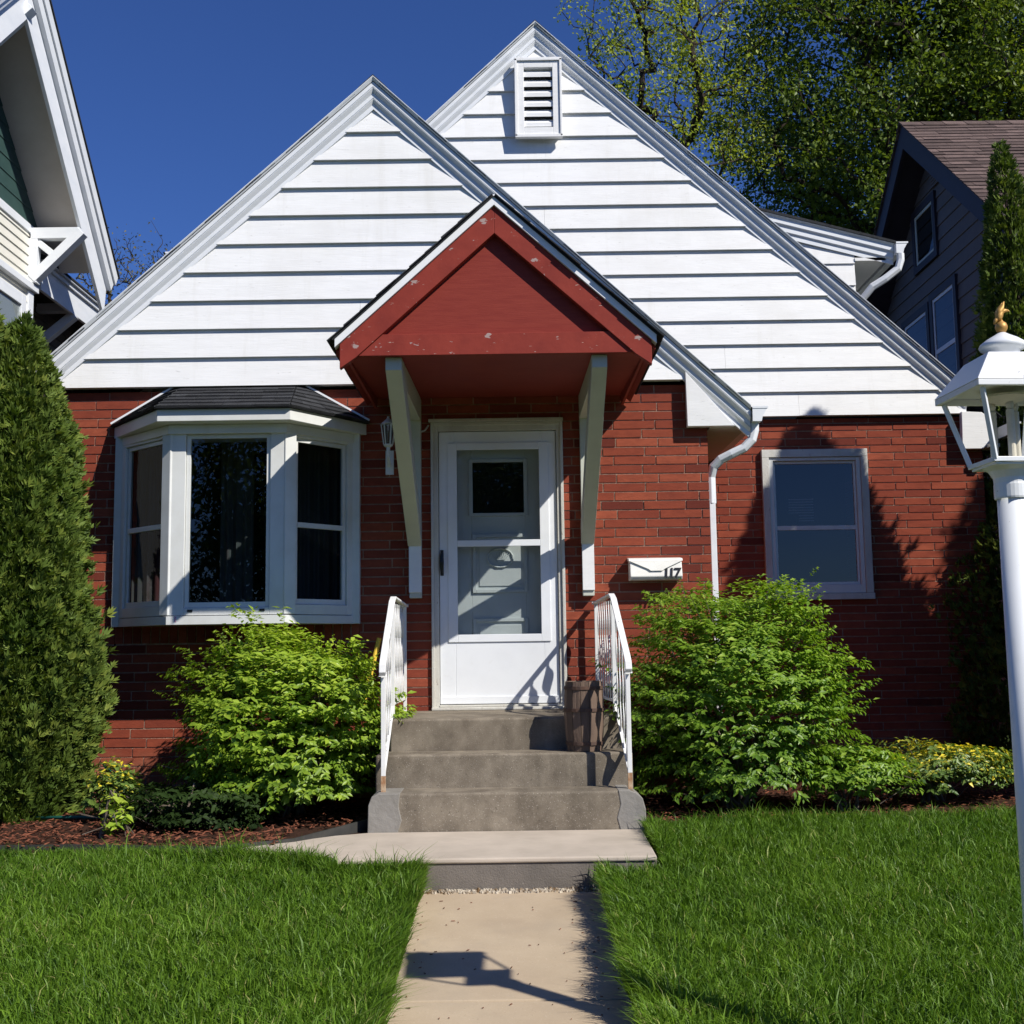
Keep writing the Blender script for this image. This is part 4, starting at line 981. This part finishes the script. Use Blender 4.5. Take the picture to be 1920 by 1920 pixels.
def shrub(name, c, rx, ry, h, n, label, mt, leaf=.05, seed=1, cat='shrub', zmin=.12, group=None, stems=26, flat=.0):
    global rng
    rng = np.random.default_rng(seed)
    t = thing(name, (c[0], c[1], c[2]), label, cat, group)
    base = np.array(c, float)
    # twig tips spread through the outer part of a lumpy volume
    d = unit(rng.normal(size=(n, 3))); d[:, 2] = np.where(rng.random(n) < .62, np.abs(d[:, 2]), -np.abs(d[:, 2])*.8); d = unit(d)
    lump = 1+.16*np.sin(d[:, 0]*5+seed)*np.cos(d[:, 2]*7+seed*2)+.10*np.sin(d[:, 1]*9+seed*3)+.045*rng.normal(size=n)
    r = lump*(.40+.60*rng.random(n)**.40)
    r[rng.random(n) < .03] *= 1.08
    hz_ = np.sqrt(np.maximum(1-d[:, 2]**2, .02)); d2 = d.copy(); lo_ = d[:, 2] < .35; d2[:, :2] *= np.where(lo_, np.minimum(hz_**-.85*1.0, 1.6), 1.)[:, None]
    tip = d2*r[:, None]*np.array([rx, ry, h*.56]); tip[:, 2] += h*.47
    tip[:, 2] = np.maximum(tip[:, 2], zmin+.2*rng.random(n)); 
    # layering: pull heights towards soft tiers
    tier = .16; tip[:, 2] += .022*np.sin(tip[:, 2]/tier*2*math.pi+tip[:, 0]*4)
    tip += base
    out = unit((tip-base-np.array([0, 0, h*.3]))*np.array([1, 1, .6])+rng.normal(size=(n, 3))*.08); parts = []
    szv = .8+.45*rng.random(n)
    for k in range(9):
        side = (-1)**k; bk = (k//2)*leaf*.42
        sd_ = np.cross(out, np.array([0, 0, 1.])); sd_ = unit(sd_)
        D = out*(.55+.3*(k == 8))+sd_*side*(.85 if k < 8 else 0)+np.array([0, 0, -.45])+rng.normal(size=(n, 3))*.24
        P = tip-out*bk+rng.normal(size=(n, 3))*.006+np.array([0, 0, .004])
        N_ = unit(np.array([0, 0, .8])+out*.9+rng.normal(size=(n, 3))*.28)
        keep = rng.random(n) < .93
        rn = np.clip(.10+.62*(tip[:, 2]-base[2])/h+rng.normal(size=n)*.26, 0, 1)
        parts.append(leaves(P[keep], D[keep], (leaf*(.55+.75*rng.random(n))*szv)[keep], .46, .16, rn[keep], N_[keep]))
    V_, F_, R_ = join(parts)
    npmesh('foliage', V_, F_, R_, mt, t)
    q = MB(); r_ = random.Random(seed)
    for k in range(stems):
        i = r_.randrange(n); e = Vector(tip[i]); b = base+np.array([r_.uniform(-.1, .1), r_.uniform(-.1, .1), 0])
        m = (Vector(b)*.5+e*.5)+Vector((0, 0, .12)); q.tube([tuple(b), tuple(m*.6+Vector(b)*.4+Vector((0, 0, .03))), tuple(m*.5+e*.5+Vector((0, 0, .03))), tuple(e)], [.011, .008, .005, .002], 5)
    for k in range(stems*5):
        i = r_.randrange(n); e = Vector(tip[i]); s = e-Vector(out[i])*r_.uniform(.12, .28)-Vector((0, 0, .06)); q.tube([tuple(s), tuple(e)], [.0035, .0015], 4)
    q.build('stems', 'stem', t)
    return t
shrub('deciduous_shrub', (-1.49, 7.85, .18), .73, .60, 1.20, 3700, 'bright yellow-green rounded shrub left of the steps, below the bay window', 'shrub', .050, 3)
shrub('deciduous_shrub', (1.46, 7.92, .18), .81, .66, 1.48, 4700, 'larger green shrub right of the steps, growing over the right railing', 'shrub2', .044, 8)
shrub('spreading_shrub', (2.15, 7.75, .18), .42, .36, .42, 520, 'low green shoots at the foot of the large right shrub', 'shrub2', .044, 12, stems=8)
shrub('variegated_euonymus', (2.78, 8.1, .18), .62, .45, .36, 1150, 'low mound of yellow and green variegated leaves by the right lawn edge', 'cover', .040, 15, stems=10)
shrub('variegated_euonymus', (-2.58, 7.65, .18), .16, .16, .34, 190, 'small yellow-green variegated plant beside the left arborvitae and hose', 'cover', .045, 17, stems=5)
shrub('leafy_seedling', (-2.36, 7.05, .18), .07, .07, .14, 16, 'single bright green leafy sprout at the edge of the left lawn', 'shrub', .06, 18, stems=3, zmin=.05)
shrub('shade_plant', (-2.0, 7.35, .18), .50, .30, .13, 600, 'low dark green plant under the left shrub, bed shade put into its leaf colour', 'darkleaf', .045, 21, stems=8, zmin=.03)

def arbor(c, h, prof, n, label, seed, spray=.066, lean=(0, 0)):
    """columnar conifer: fans of scale foliage on a lumpy surface of revolution"""
    global rng
    rng = np.random.default_rng(seed)
    t = thing('arborvitae', c, label, 'conifer')
    base = np.array(c, float)
    zs_, rs_ = [p_[0] for p_ in prof], [p_[1] for p_ in prof]
    u = rng.random(n*3); w = np.interp(u, zs_, rs_); keep = rng.random(n*3) < w/max(rs_)
    u = u[keep][:n]; n = len(u)
    th = rng.random(n)*2*math.pi
    R = np.interp(u, zs_, rs_)
    lump = 1+.10*np.sin(3*th+u*9+seed)+.10*np.sin(7*th-u*26+seed*2)+.085*np.sin(12*th+u*53+seed)*np.sin(u*37-th*3)
    rr_ = R*lump*(1-.28*rng.random(n)**1.6)
    rr_ = rr_*np.where(rng.random(n) < .035, 1.10+.06*rng.random(n), 1)
    P = np.stack([np.cos(th)*rr_+lean[0]*u, np.sin(th)*rr_+lean[1]*u, u*h], 1)+base
    out = np.stack([np.cos(th), np.sin(th), np.zeros(n)], 1)
    up = unit(out*(.55+.35*rng.random((n, 1)))+np.array([0, 0, 1.])*(.55+.5*rng.random((n, 1)))+rng.normal(size=(n, 3))*.32)
    parts = []
    nrm = unit(rng.normal(size=(n, 3))*.8+np.cross(out, [0, 0, 1.])*.6+out*.3)
    sd_ = unit(np.cross(up, nrm)); s = spray*(.6+.7*rng.random(n))
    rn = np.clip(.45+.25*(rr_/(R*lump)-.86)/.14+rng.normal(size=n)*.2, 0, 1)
    for a in (-.75, -.38, 0, .38, .75):
        D = up*math.cos(a)+sd_*math.sin(a)+rng.normal(size=(n, 3))*.10
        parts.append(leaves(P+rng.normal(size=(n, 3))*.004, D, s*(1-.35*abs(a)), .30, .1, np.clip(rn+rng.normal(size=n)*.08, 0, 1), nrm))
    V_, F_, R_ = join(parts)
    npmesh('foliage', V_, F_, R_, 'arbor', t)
    q = MB(); q.tube([(c[0], c[1], c[2]-.1), (c[0]+lean[0]*.5, c[1]+lean[1]*.5, c[2]+h*.5), (c[0]+lean[0]*.93, c[1]+lean[1]*.93, c[2]+h*.93)], [.07, .05, .01], 8)
    for k in range(70):
        uu = random.uniform(.04, .9); a = random.uniform(0, 6.28); R_ = interp(uu, zs_, rs_)*.8
        x0, y0 = c[0]+lean[0]*uu, c[1]+lean[1]*uu; q.tube([(x0, y0, c[2]+uu*h), (x0+R_*.6*math.cos(a), y0+R_*.6*math.sin(a), c[2]+uu*h+R_*.5), (x0+R_*math.cos(a), y0+R_*math.sin(a), c[2]+uu*h+R_*1.0)], [.012, .008, .003], 5)
    q.build('trunk', 'bark', t)
    return t
pA = [(0, .42), (.08, .56), (.30, .60), (.50, .50), (.70, .36), (.85, .22), (.95, .10), (1, .02)]
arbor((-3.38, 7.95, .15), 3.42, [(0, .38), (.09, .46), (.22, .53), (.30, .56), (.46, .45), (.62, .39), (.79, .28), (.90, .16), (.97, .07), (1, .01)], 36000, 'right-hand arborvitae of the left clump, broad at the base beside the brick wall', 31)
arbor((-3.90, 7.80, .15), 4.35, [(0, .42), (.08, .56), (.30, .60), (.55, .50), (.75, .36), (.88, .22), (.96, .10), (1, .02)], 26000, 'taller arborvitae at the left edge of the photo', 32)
arbor((4.92, 10.55, .15), 5.75, [(0, 1.15), (.08, 1.15), (.25, .92), (.45, .60), (.65, .38), (.80, .25), (.90, .15), (.96, .08), (1, .02)], 34000, 'tall arborvitae between the cottage and the grey house', 33, lean=(-.3, 0))
# two more just outside the right of the view, whose shade lies on the brick wall
arbor((4.88, 8.25, .15), 5.65, [(0, .85), (.20, .95), (.45, .88), (.58, .72), (.68, .52), (.80, .37), (.88, .26), (.94, .13), (1, .03)], 30000, 'arborvitae just outside the right of the photo, shading the side window', 34, .10)
arbor((7.4, 8.3, .15), 7.0, [(0, 1.1), (.15, 1.2), (.5, 1.0), (.75, .7), (.9, .3), (1, .03)], 9000, 'large arborvitae outside the right of the photo, shading the gap between the houses', 35, .16)

def tree(name, c, trunk_h, crown_c, crown_r, nb, label, mt, leaf, per, seed, tr=.18, cat='tree', spread=.55, twig=True, limbs=9, low=-.6):
    """trunk and limbs reaching tips inside an ellipsoid crown; leaf clusters on the tips"""
    global rng
    rng = np.random.default_rng(seed); r_ = random.Random(seed)
    t = thing(name, c, label, cat)
    base = Vector(c); top = base+Vector((0, 0, trunk_h)); cc = np.array(crown_c, float); cr = np.array(crown_r, float)
    q = MB(); q.tube([tuple(base-Vector((0, 0, .2))), tuple(base.lerp(top, .5)+Vector((.05, 0, 0))), tuple(top)], [tr*1.25, tr, tr*.8], 9)
    # grow: each new tip joins the nearest wood already grown
    T0 = np.array(tuple(top)); cand = []
    d = unit(rng.normal(size=(nb, 3))); rad_ = rng.random(nb)**.38
    lump = 1+.20*np.sin(4*d[:, 0]+seed)+.16*np.sin(6*d[:, 2]+2*seed)+.10*rng.normal(size=nb)
    tips = cc+d*cr*(rad_*lump)[:, None]
    tips = tips[(tips[:, 2]-cc[2]) > low*cr[2]]; nb = len(tips)
    tips = tips[np.argsort(((tips-T0)**2).sum(1))]
    NP = np.zeros((2*nb+limbs+2, 3)); par = [-1]; NP[0] = T0; cnt = 1
    for k in range(limbs):     # main limbs start on the trunk and lean out and up
        a = 2*math.pi*k/limbs+r_.uniform(-.4, .4); f = r_.uniform(.25, .55)
        e = T0*(1-f)+(cc+cr*np.array([math.cos(a)*.55, math.sin(a)*.55, r_.uniform(-.3, .4)]))*f
        NP[cnt] = e; par.append(0); cnt += 1
    leafn = []
    for i in range(nb):
        P_ = tips[i]; dd = ((NP[:cnt]-P_)**2).sum(1)
        dT = np.sqrt(((NP[:cnt]-T0)**2).sum(1)); dt = math.sqrt(((P_-T0)**2).sum())
        dd = np.where(dT > dt*.97, 1e9, dd); dd[0] += (dt*.8)**2
        j = int(np.argmin(dd)); s_ = NP[j]; L_ = math.sqrt(((P_-s_)**2).sum())
        m = s_*.5+P_*.5+rng.normal(size=3)*L_*.10+np.array([0, 0, .05*L_])
        NP[cnt] = m; par.append(j); cnt += 1
        NP[cnt] = P_; par.append(cnt-1); leafn.append(cnt); cnt += 1
    wgt = np.ones(cnt)
    for i in range(cnt-1, 0, -1): wgt[par[i]] += wgt[i]
    rr_ = np.maximum(tr*.72*(wgt/wgt[0])**.46, .0045)
    for i in range(1, cnt):
        j = par[i]; q.tube([tuple(NP[j]), tuple(NP[i])], [min(rr_[j], rr_[i]*1.35), rr_[i]], 6 if rr_[i] > .03 else 4, cap=False)
    q.build('trunk', 'bark', t)
    mids = NP[[par[i] for i in leafn]]; nb = len(tips)
    # small leaves in clusters around each tip and along the twig
    f = 1-.45*rng.random((nb, per, 1))
    P = mids[:, None]*(1-f)+tips[:, None]*f+rng.normal(size=(nb, per, 3))*leaf*spread*4
    P = P.reshape(-1, 3); n = len(P)
    D = rng.normal(size=(n, 3))+np.array([0, 0, -.2])
    rn = np.clip(np.repeat(rng.random(nb), per)*.5+rng.random(n)*.5, 0, 1)
    V_, F_, R_ = leaves(P, D, leaf*(.45+.95*rng.random(n)), .6, .2, rn)
    npmesh('crown', V_, F_, R_, mt, t)
    return t
tree('sparse_tree', (3.0, 21, .1), 8.6, (3.2, 21.2, 12.6), (2.0, 1.4, 3.6), 560, 'light tree with sparse pale spring leaves behind the main gable', 'tree1', .078, 24, 41, .15, limbs=6, low=-.8, spread=.40)
tree('leafy_tree', (8.6, 22.5, .1), 6.5, (9.1, 22.5, 13.2), (4.2, 2.8, 5.8), 1900, 'big dense dark green tree behind the grey house', 'tree2', .105, 66, 42, .34, limbs=9, low=-.95, spread=.46)
tree('leafy_tree', (7.2, 26, .1), 6.0, (7.3, 26, 10.6), (2.1, 1.8, 4.4), 640, 'darker leafy tree behind the dormer, between the two other trees', 'tree2', .10, 52, 43, .22, limbs=7, low=-.95)
tree('budding_tree', (-8.4, 25, .1), 6.0, (-8.6, 25, 8.8), (1.7, 1.0, 1.9), 330, 'small budding tree top far behind the left roof edge', 'tree3', .07, 7, 44, .11, limbs=5)
tree('budding_tree', (-.85, 26, .1), 9.0, (-.85, 26, 13.0), (.35, .3, .75), 40, 'twig tips with pale buds just showing above the main roof', 'tree3', .05, 8, 45, .06, limbs=3)
# trees across the street behind the camera, mirrored in the panes
tree('street_tree', (-6.0, -19, -.5), 2.2, (-6.0, -19, 4.8), (5.0, 2.5, 4.6), 600, 'street tree behind the viewer, mirrored in the bay window', 'tree2', .20, 45, 46, .25, limbs=8, low=-.95)
tree('street_tree', (1.2, -20, -.5), 1.8, (1.2, -20, 5.2), (3.4, 2.5, 4.6), 700, 'low street tree behind the viewer, mirrored in the door pane', 'tree2', .20, 45, 47, .2, limbs=6, low=-.95)

# ------------------------------------------------------------------ grass, chips
rng = np.random.default_rng(99)
def edgeY(x):
    return np.where(x < 0, np.interp(x, [-5, -2.4, -1.64, -1.0, -.93, 0], [6.62, 6.58, 6.44, 6.23, 6.10, 6.10]), np.interp(x, [.44, .76, .80, 1.1, 2, 3.2, 5], [6.10, 6.12, 7.0, 7.22, 7.30, 7.34, 7.4]))
def blades(N_, xr, yr, hmin, hmax, extra=None):
    x = rng.uniform(xr[0], xr[1], N_); y = rng.uniform(yr[0], yr[1], N_)
    if extra is not None: return extra
    ok = (np.abs(x) < .46*y+.55) & (y < edgeY(x)) & ((x < PX0+.0) | (x > PX1-.0))
    # nearer rows need fewer, larger blades in world terms: thin with distance squared
    ok &= rng.random(N_) < np.clip(1.15-(y-3.0)*.10, .55, 1)
    return x[ok], y[ok]
x, y = blades(430000, (-4.0, 3.9), (2.7, 7.3), 0, 0)
# dense fringe along the path and the slab
xf_ = np.concatenate([PX0+rng.normal(size=9000)*.035-.01, PX1+rng.normal(size=9000)*.035+.01]); yf_ = rng.uniform(2.7, 6.12, 18000)
ok = (xf_ < PX0+.035) | (xf_ > PX1-.035); xf_, yf_ = xf_[ok], yf_[ok]
xs2 = rng.uniform(-1.6, -.52, 4500); ys2 = edgeY(xs2)-np.abs(rng.normal(size=4500))*.07
xs3 = .76+np.abs(rng.normal(size=3500))*.05; ys3 = rng.uniform(6.1, 7.1, 3500)
xs4 = rng.uniform(-4, -1.6, 2500); ys4 = edgeY(xs4)-np.abs(rng.normal(size=2500))*.06
xs5 = rng.uniform(.8, 3.6, 3500); ys5 = edgeY(xs5)-np.abs(rng.normal(size=3500))*.08
n0 = len(x)
x = np.concatenate([x, xf_, xs2, xs3, xs4, xs5]); y = np.concatenate([y, yf_, ys2, ys3, ys4, ys5]); n = len(x)
z = gz(x, y)-.005
fringe = np.arange(n) >= n0
clump = np.clip(.5+.35*np.sin(x*3.1+np.sin(y*2.3)*2)*np.cos(y*2.7+np.sin(x*1.9)*2)+.3*np.sin(x*11.3+3*np.sin(y*5.1))*np.sin(y*9.7+2*np.sin(x*6.3)), 0, 1)
edgen = .5+.5*np.sin(y*6.1+np.sin(y*15.7)*1.3+np.sign(x)*2)*np.cos(y*3.3+1)
h = (.034+.045*rng.random(n)+.038*clump)*(1+.55*(rng.random(n) < .05))
h = np.where(fringe, h*(.80+.65*edgen)*np.where((x > .3) & (x < .6), .8, 1), h)
lean_a = rng.random(n)*2*math.pi*.999; lean = .20+.75*rng.random(n)
lx = np.cos(lean_a)*lean+.07*np.sin(y*1.7+x)-.03; ly = np.sin(lean_a)*lean-.12
nearp = ((np.abs(x-PX0) < .10) | (np.abs(x-PX1) < .10)) & (rng.random(n) < .75)
lx = np.where(nearp & (y < 6.2), lx*.6+np.where(x < 0, .75, -.75)*(.3+rng.random(n))*(.35+.9*edgen), lx)
w = .0014+.0016*rng.random(n)+.0022*(rng.random(n) < .08)
ang = rng.random(n)*math.pi; sx, sy = np.cos(ang)*w, np.sin(ang)*w
B = np.stack([x, y, z], 1); S2 = np.stack([sx, sy, np.zeros(n)], 1)
Mi = B+np.stack([lx*h*.35, ly*h*.35, h*.62], 1); Ti = B+np.stack([lx*h, ly*h, h*np.clip(1.05-.35*lean, .5, 1)], 1)
V_ = np.stack([B-S2, B+S2, Mi+S2*.8, Mi-S2*.8, Ti], 1).reshape(-1, 3)
b = np.arange(n)[:, None]*5
F_ = np.concatenate([b+np.array([0, 1, 2]), b+np.array([0, 2, 3]), b+np.array([3, 2, 4])], 1).reshape(-1, 3)
R_ = np.repeat(np.clip(.22+.30*clump+rng.normal(size=n)*.20+.5*(rng.random(n) < .035), 0, 1), 5)
g = npmesh('lawn_grass', V_, F_, R_, 'grass'); tag(g, 'unmown green grass of the front lawn on both sides of the path', 'grass', kind='stuff')
# mulch chips
q = MB(); r = random.Random(5)
for k in range(5200):
    if r.random() < .55: x = r.uniform(-3.6, -.95); y = r.uniform(6.62, 8.5)
    else: x = r.uniform(.85, 4.0); y = r.uniform(7.2, 9.2)
    if x > -1.3 and x < 0 and y < 7.2: continue
    q.M = Matrix.Translation((x, y, .19+r.uniform(0, .014))) @ Matrix.Rotation(r.uniform(0, 6.3), 4, 'Z') @ Matrix.Rotation(r.uniform(-.5, .5), 4, 'X') @ Matrix.Rotation(r.uniform(-.4, .4), 4, 'Y')
    q.rv = r.random(); l, w_ = r.uniform(.008, .03), r.uniform(.003, .008)
    bb = q.V((-l, -w_, 0), (l, -w_*.6, 0), (l*.9, w_, 0), (-l*.8, w_, 0), (0, 0, .006)); q.F(bb, bb+1, bb+4); q.F(bb+1, bb+2, bb+4); q.F(bb+2, bb+3, bb+4); q.F(bb+3, bb, bb+4)
tag(q.build('mulch_chips', 'chip'), 'reddish bark mulch chips strewn over the planting beds', 'mulch', kind='stuff')

q = MB(); r = random.Random(8)
for k in range(130):
    y = r.uniform(3.6, 6.05); x = r.choice((PX0+abs(r.gauss(0, .12)), PX1-abs(r.gauss(0, .12)), r.uniform(PX0, PX1)))
    q.M = Matrix.Translation((x, y, float(path_z(y))+.003)) @ Matrix.Rotation(r.uniform(0, 6.3), 4, 'Z'); q.rv = r.random(); l = r.uniform(.002, .011)
    q.hexa([(-l, -.0018, 0), (l, -.001, 0), (l*.8, .002, 0), (-l*.7, .002, 0)], [(-l*.8, -.001, .003), (l*.7, -.001, .002), (l*.6, .001, .003), (-l*.6, .001, .003)])
tag(q.build('path_debris', 'chip'), 'bits of dry leaf and grit scattered on the tan path', 'debris', kind='stuff')

# ------------------------------------------------------------------ sky, sun, camera
sd_ = Vector((1.15, -1.0, 1.31)).normalized()
elev = math.asin(sd_.z)
w = bpy.data.worlds.new('World'); SC.world = w; w.use_nodes = True
N, L = w.node_tree.nodes, w.node_tree.links; bg = N['Background']
sky = N.new('ShaderNodeTexSky'); sky.sky_type = 'NISHITA'; sky.sun_disc = False
sky.sun_elevation = elev; sky.sun_rotation = rad(131); sky.altitude = 200; sky.air_density = 1.0; sky.dust_density = .3; sky.ozone_density = 3.0
L.new(mixc(N, L, 1., sky.outputs[0], (.44, .66, 1.20), 'MULTIPLY'), bg.inputs[0]); bg.inputs[1].default_value = .064
su = bpy.data.lights.new('sun', 'SUN'); su.energy = 4.6; su.angle = rad(.53); su.color = (1, .955, .88)
so = bpy.data.objects.new('sun', su); C.objects.link(so); so.rotation_euler = (-sd_).to_track_quat('-Z', 'Y').to_euler()
p_, r_ = rad(6.6), rad(.8)
F3 = Vector((0, math.cos(p_), math.sin(p_))); u0 = Vector((0, -math.sin(p_), math.cos(p_))); r0 = Vector((1, 0, 0))
R3 = r0*math.cos(r_)-u0*math.sin(r_); U3 = r0*math.sin(r_)+u0*math.cos(r_)
cd = bpy.data.cameras.new('camera'); cd.sensor_width = 36; cd.lens = 2200/1920*36; cd.clip_start = .05; cd.clip_end = 1000
co = bpy.data.objects.new('camera', cd); C.objects.link(co)
Mx = Matrix((R3, U3, -F3)).transposed().to_4x4(); Mx.translation = (0, 0, 1.25); co.matrix_world = Mx
SC.camera = co
vs = SC.view_settings; vs.view_transform = 'Standard'; vs.look = 'None'; vs.exposure = .35; vs.gamma = 1
SC.cycles.max_bounces = 8; SC.cycles.transparent_max_bounces = 16
